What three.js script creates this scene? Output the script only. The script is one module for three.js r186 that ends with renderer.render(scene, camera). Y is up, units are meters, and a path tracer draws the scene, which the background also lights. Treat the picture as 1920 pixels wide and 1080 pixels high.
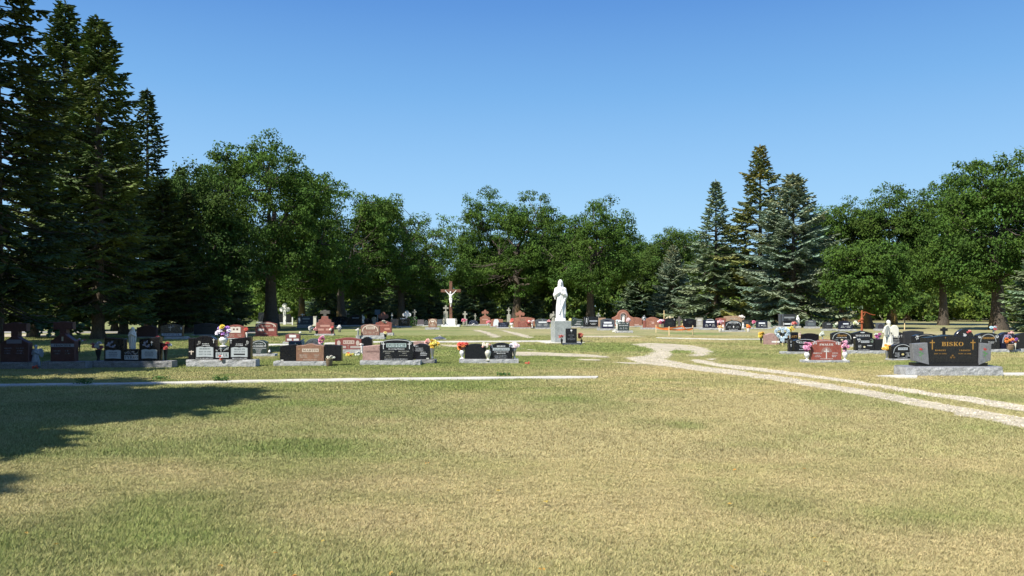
import * as THREE from 'three';
import { mergeGeometries } from 'three/addons/utils/BufferGeometryUtils.js';

// ---------------------------------------------------------------- camera, sky, sun, exposure
const scene = new THREE.Scene();
const EYE = 1.6, F = 1500, HOR = 580;                       // eye height (m); focal length and horizon row of the 1920 x 1080 frame
const camera = new THREE.PerspectiveCamera(2 * Math.atan(540 / F) * 180 / Math.PI, 16 / 9, 0.1, 3000);
camera.position.set(0, EYE, 0);
camera.lookAt(0, EYE, -10);
camera.setViewOffset(1920, 1080, 0, 540 - HOR, 1920, 1080);   // the lens is shifted up a little
const SUN = new THREE.Vector3(-0.56, 1, 0.56).normalize();
{
  const w = 512, h = 256, a = new Float32Array(w * h * 4);
  const st = [[-90, .16, .19, .12], [-6, .28, .33, .26], [0, .40, .61, .76], [4, .345, .575, .78], [9, .255, .475, .735], [15, .155, .355, .655], [21, .090, .24, .56], [35, .045, .14, .43], [90, .024, .085, .30]];
  for (let j = 0; j < h; j++) for (let i = 0; i < w; i++) {
    const el = ((j + .5) / h - .5) * 180, az = ((i + .5) / w - .5) * 2 * Math.PI, k = (j * w + i) * 4;
    let n = 0; while (n < st.length - 2 && el > st[n + 1][0]) n++;
    const t = Math.min(1, Math.max(0, (el - st[n][0]) / (st[n + 1][0] - st[n][0]))), e = el * Math.PI / 180;
    const dx = Math.cos(e) * Math.cos(az), dy = Math.sin(e), dz = Math.cos(e) * Math.sin(az);
    const c = Math.max(0, dx * SUN.x + dy * SUN.y + dz * SUN.z), glow = el > 0 ? .25 * Math.pow(c, 6) + .5 * Math.pow(c, 60) : 0;
    for (let q = 0; q < 3; q++) a[k + q] = (st[n][q + 1] + (st[n + 1][q + 1] - st[n][q + 1]) * t) * .84 + glow * .8 * [1, .96, .88][q];
    a[k + 3] = 1;
  }
  const sky = new THREE.DataTexture(a, w, h, THREE.RGBAFormat, THREE.FloatType);
  sky.mapping = THREE.EquirectangularReflectionMapping; sky.magFilter = THREE.LinearFilter; sky.needsUpdate = true;
  scene.background = sky; scene.environment = sky;
}
const sun = new THREE.DirectionalLight(new THREE.Color(1, .95, .86), 5);
sun.position.copy(SUN).multiplyScalar(150); sun.target.position.set(0, 0, -40);
sun.position.add(sun.target.position); scene.add(sun, sun.target);
sun.castShadow = true; sun.shadow.mapSize.set(4096, 4096);
Object.assign(sun.shadow.camera, { left: -110, right: 110, top: 110, bottom: -110, near: 1, far: 400 });
const renderer = new THREE.WebGLRenderer({ antialias: true });
renderer.toneMapping = THREE.LinearToneMapping; renderer.toneMappingExposure = 1.55; renderer.shadowMap.enabled = true;

// ---------------------------------------------------------------- helpers
const rngOf = (s) => () => { s = (s + 0x6d2b79f5) | 0; let t = Math.imul(s ^ (s >>> 15), 1 | s); t = (t + Math.imul(t ^ (t >>> 7), 61 | t)) ^ t; return ((t ^ (t >>> 14)) >>> 0) / 4294967296; };
const hash = (x, y, z = 0) => { let h = Math.imul(x | 0, 374761393) ^ Math.imul(y | 0, 668265263) ^ Math.imul(z | 0, 2147483647 - 1013904223); h = Math.imul(h ^ (h >>> 13), 1274126177); return ((h ^ (h >>> 16)) >>> 0) / 4294967296; };
const sm = (t) => t * t * (3 - 2 * t), mix = (a, b, t) => a + (b - a) * t, clamp = (v, a = 0, b = 1) => Math.min(b, Math.max(a, v));
const step01 = (a, b, v) => sm(clamp((v - a) / (b - a)));
function n2(x, y, s = 0) { const i = Math.floor(x), j = Math.floor(y), u = sm(x - i), v = sm(y - j); return mix(mix(hash(i, j, s), hash(i + 1, j, s), u), mix(hash(i, j + 1, s), hash(i + 1, j + 1, s), u), v); }
function n3(x, y, z) { const k = Math.floor(z), w = sm(z - k); return mix(n2(x, y, k), n2(x, y, k + 1), w); }
const fbm = (x, y, o = 4, s = 0) => { let a = 0, m = .5, t = 0; for (let i = 0; i < o; i++) { a += m * n2(x, y, s + i * 7); t += m; x *= 2.07; y *= 2.07; m *= .5; } return a / t; };
const V = (x, y, z) => new THREE.Vector3(x, y, z);
const far = (py) => F * EYE / (py - HOR);                               // distance of the ground seen at a row
const X = (px, d) => (px - 960) / F * d, Y = (py, d) => EYE + (HOR - py) / F * d;
const G = (px, py) => { const d = far(py); return [X(px, d), -d]; };
const used = {};
const numbered = (n) => { const k = used[n] = (used[n] ?? -1) + 1; return k ? n + '_' + String(k).padStart(3, '0') : n; };
function thing(name, label, category, [x, y, z], turn = 0, group) {
  const o = new THREE.Group(); o.name = numbered(name); o.position.set(x, y, z); o.rotation.y = turn;
  o.userData = { label, category }; if (group) o.userData.group = group; scene.add(o); return o;
}
function part(name, geo, m, parent, label) { const o = new THREE.Mesh(geo, m); o.name = name; if (label) o.userData.label = label; parent.add(o); return o; }
function single(name, geo, m, label, category, group) { const o = part(numbered(name), geo, m, scene); o.userData = { label, category }; if (group) o.userData.group = group; return o; }
function struct(name, geo, m) { const o = part(numbered(name), geo, m, scene); o.userData = { kind: 'structure' }; return o; }
const move = (g, x, y, z) => g.translate(x, y, z);
const join = (l) => mergeGeometries(l.map((g) => { const q = g.index ? g.toNonIndexed() : g; for (const k of Object.keys(q.attributes)) if (!['position', 'normal', 'uv'].includes(k)) q.deleteAttribute(k); return q; }));
class Soup {                                                            // free triangles with colours
  constructor() { this.p = []; this.c = []; }
  tri(a, b, c, col) { this.p.push(...a, ...b, ...c); for (let i = 0; i < 3; i++) this.c.push(...col); }
  geo() {
    const g = new THREE.BufferGeometry();
    g.setAttribute('position', new THREE.BufferAttribute(new Float32Array(this.p), 3)); g.setAttribute('color', new THREE.BufferAttribute(new Float32Array(this.c), 3));
    g.computeVertexNormals(); return g;
  }
}
function tubes(list, sides = 7, colour = () => [1, 1, 1]) {                // list of { pts: [V], r: [radius] }: smooth tapered tubes in one geometry
  const P = [], N = [], C = [], U = [], I = [];
  for (const { pts, r } of list) {
    let len = 0, up = V(.3, .1, 1).normalize();
    const at = P.length / 3;
    pts.forEach((p, i) => {
      const t = (pts[Math.min(i + 1, pts.length - 1)].clone().sub(pts[Math.max(i - 1, 0)])).normalize();
      const a = up.clone().sub(t.clone().multiplyScalar(up.dot(t))).normalize(), b = t.clone().cross(a); up = a;
      if (i) len += p.distanceTo(pts[i - 1]);
      for (let k = 0; k <= sides; k++) {
        const an = k / sides * 2 * Math.PI, n = a.clone().multiplyScalar(Math.cos(an)).add(b.clone().multiplyScalar(Math.sin(an)));
        const q = p.clone().add(n.clone().multiplyScalar(r[i]));
        P.push(q.x, q.y, q.z); N.push(n.x, n.y, n.z); U.push(k / sides * Math.max(.3, 6.28 * r[0]), len); C.push(...colour(q, n));
      }
    });
    for (let i = 0; i < pts.length - 1; i++) for (let k = 0; k < sides; k++) { const a = at + i * (sides + 1) + k, b = a + sides + 1; I.push(a, a + 1, b, b, a + 1, b + 1); }
  }
  const g = new THREE.BufferGeometry();
  g.setAttribute('position', new THREE.Float32BufferAttribute(P, 3)); g.setAttribute('normal', new THREE.Float32BufferAttribute(N, 3));
  g.setAttribute('uv', new THREE.Float32BufferAttribute(U, 2)); g.setAttribute('color', new THREE.Float32BufferAttribute(C, 3)); g.setIndex(I); return g;
}
const lathe = (pts, seg = 20) => new THREE.LatheGeometry(pts.map(([r, y]) => new THREE.Vector2(r, y)), seg);
const tube1 = (pts, r, sides = 7) => { const g = tubes([{ pts: pts.map((p) => V(...p)), r: pts.map((_, i) => (Array.isArray(r) ? r[i] : r)) }], sides); g.deleteAttribute('color'); return g; };
function box(w, h, d, b = .006) {                                         // chamfered box standing on y = 0
  const s = new THREE.Shape([[-w / 2 + b, b], [w / 2 - b, b], [w / 2 - b, h - b], [-w / 2 + b, h - b]].map((p) => new THREE.Vector2(...p)));
  return new THREE.ExtrudeGeometry(s, { depth: d - 2 * b, bevelSize: b, bevelThickness: b, bevelSegments: 1 }).translate(0, 0, -d / 2 + b);
}
const extr = (s, d, b = .006, seg = 8) => new THREE.ExtrudeGeometry(s, { depth: d - 2 * b, bevelSize: b, bevelThickness: b, bevelOffset: -b, bevelSegments: 1, curveSegments: seg }).translate(0, 0, -d / 2 + b);
function sdfMesh(f, lo, hi, c) {                                          // naive surface nets
  const n = [0, 1, 2].map((i) => Math.ceil((hi[i] - lo[i]) / c) + 1), [a, b, e] = n, id = (i, j, k) => i + a * (j + b * k);
  const v = new Float32Array(a * b * e), ix = new Int32Array(a * b * e).fill(-1), P = [], I = [];
  for (let k = 0; k < e; k++) for (let j = 0; j < b; j++) for (let i = 0; i < a; i++) v[id(i, j, k)] = f(lo[0] + i * c, lo[1] + j * c, lo[2] + k * c);
  const E = [[0, 1], [0, 2], [0, 4], [1, 3], [1, 5], [2, 3], [2, 6], [3, 7], [4, 5], [4, 6], [5, 7], [6, 7]];
  for (let k = 0; k < e - 1; k++) for (let j = 0; j < b - 1; j++) for (let i = 0; i < a - 1; i++) {
    const s = []; let neg = 0;
    for (let q = 0; q < 8; q++) { s[q] = v[id(i + (q & 1), j + (q >> 1 & 1), k + (q >> 2))]; if (s[q] < 0) neg++; }
    if (!neg || neg === 8) continue;
    let x = 0, y = 0, z = 0, m = 0;
    for (const [p, q] of E) if (s[p] < 0 !== s[q] < 0) { const t = s[p] / (s[p] - s[q]); x += mix(p & 1, q & 1, t); y += mix(p >> 1 & 1, q >> 1 & 1, t); z += mix(p >> 2, q >> 2, t); m++; }
    ix[id(i, j, k)] = P.length / 3; P.push(lo[0] + (i + x / m) * c, lo[1] + (j + y / m) * c, lo[2] + (k + z / m) * c);
  }
  const D = [1, a, a * b];
  for (let k = 1; k < e - 1; k++) for (let j = 1; j < b - 1; j++) for (let i = 1; i < a - 1; i++) {
    const o = id(i, j, k);
    for (let ax = 0; ax < 3; ax++) {
      const s0 = v[o] < 0, s1 = v[o + D[ax]] < 0; if (s0 === s1) continue;
      const u = D[(ax + 1) % 3], w = D[(ax + 2) % 3], q = [ix[o], ix[o - u], ix[o - u - w], ix[o - w]];
      if (q.includes(-1)) continue;
      if (s0) I.push(q[0], q[1], q[2], q[0], q[2], q[3]); else I.push(q[0], q[2], q[1], q[0], q[3], q[2]);
    }
  }
  const g = new THREE.BufferGeometry(); g.setAttribute('position', new THREE.Float32BufferAttribute(P, 3)); g.setIndex(I); g.computeVertexNormals(); return g;
}
const smin = (a, b, k) => { const h = Math.max(k - Math.abs(a - b), 0) / k; return Math.min(a, b) - h * h * k * .25; };
const caps = (x, y, z, A, B, ra, rb) => { const bx = B[0] - A[0], by = B[1] - A[1], bz = B[2] - A[2], px = x - A[0], py = y - A[1], pz = z - A[2], t = clamp((px * bx + py * by + pz * bz) / (bx * bx + by * by + bz * bz + 1e-9)); return Math.hypot(px - bx * t, py - by * t, pz - bz * t) - mix(ra, rb, t); };
const ell = (x, y, z, c, r) => { const k = Math.hypot((x - c[0]) / r[0], (y - c[1]) / r[1], (z - c[2]) / r[2]); return (k - 1) * Math.min(...r); };

// ---------------------------------------------------------------- materials
function dataTex(w, h, f, srgb = false) {
  const a = new Uint8Array(w * h * 4);
  for (let j = 0; j < h; j++) for (let i = 0; i < w; i++) { const c = f(i, j), k = (j * w + i) * 4; for (let q = 0; q < 3; q++) a[k + q] = clamp(Array.isArray(c) ? c[q] : c) * 255; a[k + 3] = 255; }
  const t = new THREE.DataTexture(a, w, h); t.wrapS = t.wrapT = THREE.RepeatWrapping; t.magFilter = THREE.LinearFilter; if (srgb) t.colorSpace = THREE.SRGBColorSpace; t.needsUpdate = true; return t;
}
const wrapN = (i, j, f, size, s) => { const x = i / size * f, y = j / size * f, a = Math.floor(x), b = Math.floor(y), u = sm(x - a), v = sm(y - b), m = (q) => ((q % f) + f) % f; return mix(mix(hash(m(a), m(b), s), hash(m(a + 1), m(b), s), u), mix(hash(m(a), m(b + 1), s), hash(m(a + 1), m(b + 1), s), u), v); };
const speck = dataTex(256, 256, (i, j) => .62 + .22 * (wrapN(i, j, 9, 256, 3) - .5) + .75 * (wrapN(i, j, 120, 256, 5) - .5) * (hash(i, j, 9) > .2 ? 1 : 0.3)); speck.repeat.set(1.6, 1.6);
const rocky = dataTex(256, 256, (i, j) => .5 * wrapN(i, j, 8, 256, 1) + .3 * wrapN(i, j, 22, 256, 2) + .2 * wrapN(i, j, 64, 256, 4)); rocky.repeat.set(1.3, 1.3);
const barkT = dataTex(256, 256, (i, j) => { const a = wrapN(i, Math.floor(j / 3), 40, 256, 1), b = wrapN(i, j, 24, 256, 2), c = wrapN(i, Math.floor(j / 2), 90, 256, 6); return .25 + .45 * a + .2 * b + .25 * (c - .5); }); barkT.repeat.set(1, .7);
const std = (rgb, o = {}) => new THREE.MeshStandardMaterial({ color: new THREE.Color().setRGB(...rgb), roughness: .8, ...o });
const stone = (rgb, rough) => std(rgb.map((v) => v * 1.6), { map: speck, roughness: rough });
const M = {
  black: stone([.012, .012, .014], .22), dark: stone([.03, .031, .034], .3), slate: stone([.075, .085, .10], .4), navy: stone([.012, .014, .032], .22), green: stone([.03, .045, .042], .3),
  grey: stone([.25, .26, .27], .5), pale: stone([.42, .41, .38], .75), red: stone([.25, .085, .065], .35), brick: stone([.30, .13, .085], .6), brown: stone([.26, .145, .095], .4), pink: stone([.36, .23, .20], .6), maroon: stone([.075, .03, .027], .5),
  old: stone([.34, .33, .27], .85), tan: stone([.36, .24, .16], .5), bark0: stone([.1, .09, .08], .9),
  rock: std([.58, .59, .585], { map: speck, roughness: .85, bumpMap: rocky, bumpScale: .02 }), rock2: std([.34, .34, .33], { map: speck, roughness: .85, bumpMap: rocky, bumpScale: .02 }),
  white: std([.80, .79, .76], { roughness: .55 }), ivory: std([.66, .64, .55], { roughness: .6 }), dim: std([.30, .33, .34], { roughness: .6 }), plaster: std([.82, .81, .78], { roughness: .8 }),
  wood: std([.27, .125, .075], { map: barkT, roughness: .8 }), stake: std([.72, .55, .30]), tape: std([.85, .22, .04], { roughness: .5, side: THREE.DoubleSide }),
  rust: std([.34, .085, .028], { roughness: .7, metalness: .1 }), iron: std([.03, .03, .032], { roughness: .5, metalness: .5 }), zinc: std([.38, .39, .40], { roughness: .45, metalness: .6 }),
  concrete: std([.74, .71, .62], { map: dataTex(256, 256, (i, j) => .68 + .2 * (wrapN(i, j, 6, 256, 3) - .5) + .25 * (wrapN(i, j, 90, 256, 5) - .5)), roughness: .9, bumpMap: rocky, bumpScale: .003 }),
  leafG: std([.05, .12, .025], { side: THREE.DoubleSide }), silver: std([.45, .46, .47], { roughness: .3, metalness: .7 }), clay: std([.22, .16, .10]),
};
const petal = {}; const petalMat = (c) => petal[c] ??= new THREE.MeshPhysicalMaterial({ color: new THREE.Color(c).lerp(new THREE.Color(.5, .47, .42), .1).multiplyScalar(.88), roughness: .9, side: THREE.DoubleSide, transmission: .15, thickness: 0 });

// ---------------------------------------------------------------- gravel tracks, concrete strips (outlines on the ground)
const inside = (poly, x, z) => { let c = false; for (let i = 0, j = poly.length - 1; i < poly.length; j = i++) { const [a, b] = poly[i], [e, f] = poly[j]; if ((b > z) !== (f > z) && x < (e - a) * (z - b) / (f - b) + a) c = !c; } return c; };
const keepOff = [];                                                     // [box, polygon, margin kind]
function patch(px, rough, amp) {                                        // a polygon of image rows and columns laid on the ground, its edge made ragged
  const q = px.map(([x, y]) => G(x, y)), out = [];
  q.forEach(([x, z], i) => {
    const [u, w] = q[(i + 1) % q.length], n = Math.max(1, Math.min(160, Math.ceil(Math.hypot(u - x, w - z) / rough))), l = Math.hypot(u - x, w - z) || 1, nx = (w - z) / l, nz = -(u - x) / l;
    for (let k = 0; k < n; k++) {
      const t = k / n, X0 = mix(x, u, t), Z0 = mix(z, w, t), e = amp * (1.4 * (fbm(X0 * 1.1, Z0 * 1.1, 2, 3) - .5) + 1.5 * (fbm(X0 * 5, Z0 * 5, 2, 11) - .5) + .8 * (hash(X0 * 1000, Z0 * 1000) - .5));
      out.push([X0 + nx * e, Z0 + nz * e]);
    }
  });
  const xs = out.map((p) => p[0]), zs = out.map((p) => p[1]);
  keepOff.push({ b: [Math.min(...xs), Math.max(...xs), Math.min(...zs), Math.max(...zs)], p: out });
  return out;
}
function slab(out, y) {
  const g = new THREE.ShapeGeometry(new THREE.Shape(out.map(([x, z]) => new THREE.Vector2(x, -z)))); g.rotateX(-Math.PI / 2); g.translate(0, y, 0);
  const p = g.attributes.position, uv = g.attributes.uv; for (let i = 0; i < p.count; i++) uv.setXY(i, p.getX(i) * .5, p.getZ(i) * .5); return g;
}
const gravelT = dataTex(512, 512, (i, j) => { const a = wrapN(i, j, 10, 512, 1), b = wrapN(i, j, 60, 512, 2), c = hash(i >> 1, j >> 1, 5), v = .60 + .22 * (a - .5) + .25 * (b - .5) + .30 * (c - .5); return [v, v * .93, v * .80]; }, false);
const gravelM = std([.74, .70, .58], { map: gravelT, roughness: .95, bumpMap: gravelT, bumpScale: .02 });
const tracks = [
  // near wheel track, from the right edge of the view to the junction
  [[1990, 826], [1920, 803], [1850, 789], [1780, 775], [1720, 763], [1650, 749], [1570, 733], [1500, 722], [1440, 712], [1380, 704], [1310, 695], [1250, 688], [1215, 684], [1190, 678], [1172, 671], [1200, 668], [1225, 660], [1212, 652], [1176, 645.5], [1215, 643], [1260, 645], [1300, 648], [1325, 653], [1334, 659], [1328, 665], [1312, 668.5], [1285, 668], [1302, 664], [1296, 659], [1268, 656.5], [1255, 660], [1262, 667], [1250, 674], [1280, 681], [1330, 688], [1400, 698], [1470, 707], [1530, 716], [1600, 727], [1680, 740], [1760, 755], [1840, 769], [1920, 784], [1990, 800]],
  // far wheel track
  [[1990, 784], [1920, 772], [1850, 761], [1780, 749], [1700, 736], [1620, 723], [1540, 711], [1470, 702], [1400, 694], [1345, 687.5], [1310, 682], [1290, 676], [1310, 674], [1345, 681], [1420, 690], [1500, 700], [1580, 711], [1660, 723], [1740, 735], [1830, 748], [1920, 761], [1990, 772]],
];
const bits = [
  [[900, 660], [960, 659.5], [1040, 662], [1100, 665], [1146, 668.5], [1130, 671], [1070, 669], [1000, 667], [960, 667.5], [905, 664]],
  [[1082, 674], [1110, 674.2], [1128, 676], [1100, 676.6]], [[1146, 679], [1190, 681], [1220, 684], [1180, 683]],
  [[884, 618.5], [898, 619], [912, 622], [926, 626], [940, 632], [925, 633.5], [918, 630], [904, 624]], [[936, 618.5], [950, 620], [968, 624], [985, 628], [1003, 633], [988, 634.5], [970, 630], [950, 623]],
  [[974, 653], [1000, 656], [1015, 658], [990, 657]], [[820, 646.5], [860, 647.5], [870, 651], [838, 650.5]], [[1075, 630.2], [1160, 630], [1215, 631.5], [1150, 633], [1085, 632.5]], [[975, 638.5], [1008, 639], [1008, 640.2], [975, 639.6]],
  [[1320, 673.5], [1336, 672], [1350, 674.5], [1332, 676]], [[1300, 677], [1340, 678.5], [1330, 680.5], [1305, 679]],
];
tracks.forEach((t, i) => struct('gravel_track', slab(patch(t, .28, .13), .004 + .004 * i), gravelM));
for (const t of bits) struct('gravel_patch', slab(patch(t, .4, .22), .012), gravelM);
// the pale road and drive far left, seen between the trunks
struct('gravel_road', slab(patch([[-40, 632.5], [108, 632], [100, 626.8], [-40, 626]], 1, .25), .004), gravelM);
struct('asphalt_road', slab(patch([[-60, 624.8], [500, 624.6], [500, 621.6], [-60, 621.2]], 1.5, .1), .004), std([.23, .22, .2], { roughness: .95 }));
function strip(px, h) {                                                 // concrete strip level with the turf
  const o = patch(px, .4, .06), s = new THREE.Shape(o.map(([x, z]) => new THREE.Vector2(x, -z)));
  return new THREE.ExtrudeGeometry(s, { depth: h, bevelEnabled: false }).rotateX(-Math.PI / 2).translate(0, -.012, 0);
}
for (const t of [
  [[-60, 726.6], [240, 722.4], [480, 718], [720, 714.5], [960, 711.5], [1120, 710.3], [1122, 707.2], [1060, 707], [900, 708.6], [720, 710.4], [480, 714], [240, 719.4], [-60, 722.6]],
  [[1642, 706.5], [1700, 709.8], [1720, 709.8], [1720, 705], [1690, 704.6]], [[1850, 704.6], [1990, 704.6], [1990, 700.6], [1850, 700.6]],
]) struct('concrete_strip', strip(t, .04), M.concrete);
for (const t of [[[695, 643.2], [960, 642], [1080, 640.8], [1080, 638.8], [960, 640], [695, 641]], [[608, 646.5], [632, 646.5], [632, 643.4], [608, 643.4]], [[1230, 634.5], [1360, 637.6], [1470, 637], [1470, 636], [1360, 636.4], [1230, 633.6]], [[500, 648.6], [545, 648.2], [545, 645.8], [500, 646]]])
  struct('concrete_strip', strip(t, .045), M.concrete);

// ---------------------------------------------------------------- lawn: one sheet to the horizon, short blades in front
const spots = [[1180, 655, 3.0, .5], [1120, 650, 3.2, .35], [1000, 672, 2.5, .5], [860, 672, 1.5, .6], [1300, 625, 3, .7], [1360, 660, 3, .35], [1480, 655, 2.5, .3], [1740, 683, 1.4, .55], [1610, 752, 1.8, .45], [1080, 757, 1.0, .35], [1850, 810, 1.2, .35], [1030, 635, 4, .25], [290, 716, .5, .6], [420, 705, .4, .6],
  [560, 862, 1.1, .3], [200, 1010, 1.2, .3], [330, 960, .9, .25], [1290, 800, .35, .55], [1780, 960, .8, .28], [1440, 935, .7, .25], [1690, 985, .5, .3], [600, 845, 1.5, .2], [960, 655, 4, .35], [750, 700, 4, .2]].map(([x, y, r, k]) => [...G(x, y), r, k]);
function lawn(x, z) {                                                   // [green share, tone]
  const d = -z;
  let g = .36 + 1.15 * (fbm(x * .22 + 3, z * .3, 3, 1) - .5) + .75 * (fbm(x * 1.1, z * 1.5, 3, 9) - .5) - .045 * clamp(x, -5, 4);
  g += .16 * step01(7.5, 4.5, d) * step01(2, -3, x) + .22 * step01(17, 21, d) - .10 * step01(40, 60, d) + .12 * step01(70, 85, d);
  for (const [a, b, r, k] of spots) { const q = Math.hypot((x - a), (z - b) * .8) / r; if (q < 1) g += k * (1 - q * q); }
  return [clamp(g), .88 + .34 * (fbm(x * .9, z * .9, 3, 21) - .15) * .9 + .25 * (n2(x * 5, z * 5, 4) - .5)];
}
const DRY = [.295, .248, .122], GRN = [.134, .168, .044];
const lawnCol = (x, z) => { const [g, t] = lawn(x, z); return [0, 1, 2].map((q) => mix(DRY[q], GRN[q], g) * t); };
{
  const xs = [], zs = [];
  for (let x = 0; x < 24; x += .3) { xs.push(x); if (x) xs.unshift(-x); }
  for (let x = 24, s = .6; x < 1500; s *= 1.35) { xs.push(x); xs.unshift(-x); x += s; } xs.push(1500); xs.unshift(-1500);
  for (let z = -3; z > -70; z -= .3) zs.push(z);
  for (let z = -70, s = .6; z > -2500; s *= 1.3) { zs.push(z); z -= s; } zs.push(-2500);
  for (let z = -3, s = .5; z < 300; s *= 1.4) { z += s; zs.unshift(z); }
  const P = [], C = [], U = [], I = [], nx = xs.length;
  zs.forEach((z, j) => xs.forEach((x, i) => { P.push(x, 0, z); C.push(...lawnCol(x, z).map((v) => v * 1.55)); U.push(x / 2.6, -z / 2.6); if (i && j) { const a = j * nx + i; I.push(a - nx - 1, a - 1, a, a - nx - 1, a, a - nx); } }));
  const g = new THREE.BufferGeometry(); g.setAttribute('position', new THREE.Float32BufferAttribute(P, 3)); g.setAttribute('color', new THREE.Float32BufferAttribute(C, 3)); g.setAttribute('uv', new THREE.Float32BufferAttribute(U, 2)); g.setIndex(I); g.computeVertexNormals();
  const t = dataTex(1024, 1024, (i, j) => { const v = .70 + .18 * (wrapN(i, j, 11, 1024, 1) - .5) + .25 * (wrapN(i, j, 75, 1024, 2) - .5) + .4 * (wrapN(i, j, 300, 1024, 3) - .5), k = .06 * (wrapN(i, j, 30, 1024, 8) - .5); return [v + k, v, v * (1 - k)]; });
  struct('lawn', g, new THREE.MeshStandardMaterial({ map: t, vertexColors: true, roughness: 1, bumpMap: t, bumpScale: .006 }));
}
function plantGrass() {
  const rnd = rngOf(77);
  const tuft = (n, h, w, spread, seed) => {
    const r = rngOf(seed), s = new Soup();
    for (let i = 0; i < n; i++) {
      const a = r() * 6.28, q = Math.sqrt(r()) * spread, x = Math.cos(a) * q, z = Math.sin(a) * q, b = r() * 6.28, H = h * (.5 + .8 * r()), lx = (r() - .5) * H * 1.3, lz = (r() - .5) * H * 1.3, cx = Math.cos(b) * w / 2, cz = Math.sin(b) * w / 2, v = .8 + .45 * r(), col = [v * (1 + .12 * (r() - .5)), v, v];
      const A = [x - cx, 0, z - cz], B = [x + cx, 0, z + cz], Cc = [x + lx * .35 - cx * .8, H * .6, z + lz * .35 - cz * .8], D = [x + lx * .35 + cx * .8, H * .6, z + lz * .35 + cz * .8], T = [x + lx, H * (.85 + .15 * r()), z + lz];
      s.tri(A, B, D, col); s.tri(A, D, Cc, col); s.tri(Cc, D, T, col);
    }
    return s.geo();
  };
  const m = new THREE.MeshStandardMaterial({ vertexColors: true, roughness: 1, side: THREE.DoubleSide });
  for (const [d0, d1, dens, n, h, w, sp, seed] of [[4.2, 8.5, 2900, 13, .031, .0036, .036, 1], [8.5, 15, 1250, 13, .029, .005, .055, 2], [15, 27, 350, 13, .026, .009, .11, 3], [27, 48, 75, 13, .026, .016, .22, 4]]) {
    const pts = [];
    const area = .66 * 2 * .5 * (d1 * d1 - d0 * d0) * 1.03, want = Math.round(area * dens);
    for (let i = 0; i < want; i++) {
      const d = Math.sqrt(mix(d0 * d0, d1 * d1, rnd())), x = (rnd() * 2 - 1) * .68 * d, z = -d; let off = false;
      for (const k of keepOff) if (x > k.b[0] && x < k.b[1] && z > k.b[2] && z < k.b[3] && inside(k.p, x, z)) { off = true; break; }
      if (off ? rnd() > .012 : rnd() < .7 && keepOff.some((k) => x > k.b[0] && x < k.b[1] && z - d * .028 > k.b[2] && z < k.b[3] + 1.5 && (inside(k.p, x, z - d * .028) || inside(k.p, x, z - d * .012)))) continue;
      pts.push([x, z]);
    }
    const im = new THREE.InstancedMesh(tuft(n, h, w, sp, seed), m, pts.length), o = new THREE.Object3D(), c = new THREE.Color();
    pts.forEach(([x, z], i) => {
      const [g, t] = lawn(x, z), gg = clamp(g * .9 + (rnd() - .5) * .42), tall = .75 + .55 * fbm(x * .8, z * .8, 2, 31) + (rnd() < .02 ? .6 : 0) * g;
      o.position.set(x, -.004, z); o.rotation.set((rnd() - .5) * .3, rnd() * 6.28, (rnd() - .5) * .3); o.scale.set(1, tall * (.75 + .5 * g), 1).multiplyScalar(.85 + .4 * rnd()); o.updateMatrix(); im.setMatrixAt(i, o.matrix);
      const s = (.35 + .65 * t) * 1.5 * (.88 + .24 * rnd()); im.setColorAt(i, c.setRGB(...[0, 1, 2].map((q) => mix(DRY[q], GRN[q], gg) * s)));
    });
    im.name = numbered('grass'); im.userData = { label: ['short half dry lawn grass nearest the camera', 'short half dry lawn grass before the long concrete strip', 'short lawn grass around the front headstones', 'lawn grass farther back between the headstone rows'][seed - 1], category: 'grass', kind: 'stuff' }; scene.add(im);
  }
  // loose stones on the near tracks
  const st = new THREE.IcosahedronGeometry(1, 0), pts = [], r = rngOf(5);
  for (const k of keepOff.slice(0, 2)) for (let i = 0; i < 26000; i++) { const x = mix(k.b[0], k.b[1], r()), d = Math.sqrt(mix(k.b[3] ** 2, k.b[2] ** 2, Math.pow(r(), 1.6))), z = -d; if (d < 30 && inside(k.p, x + (r() - .5) * .25, z + (r() - .5) * .25)) pts.push([x, z]); }
  const im = new THREE.InstancedMesh(st, std([1, 1, 1], { roughness: .95 }), pts.length), o = new THREE.Object3D(), c = new THREE.Color();
  pts.forEach(([x, z], i) => { const s = .006 + .016 * r() * r(); o.position.set(x, .004, z); o.rotation.set(r() * 6, r() * 6, r() * 6); o.scale.set(s * 1.3, s * .8, s); o.updateMatrix(); im.setMatrixAt(i, o.matrix); const v = .26 + .42 * r(); im.setColorAt(i, c.setRGB(v, v * .9, v * .72)); });
  im.name = 'gravel_stones'; im.userData = { label: 'loose pale gravel lying on the two wheel tracks', category: 'gravel', kind: 'stuff' }; scene.add(im);
}

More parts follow.
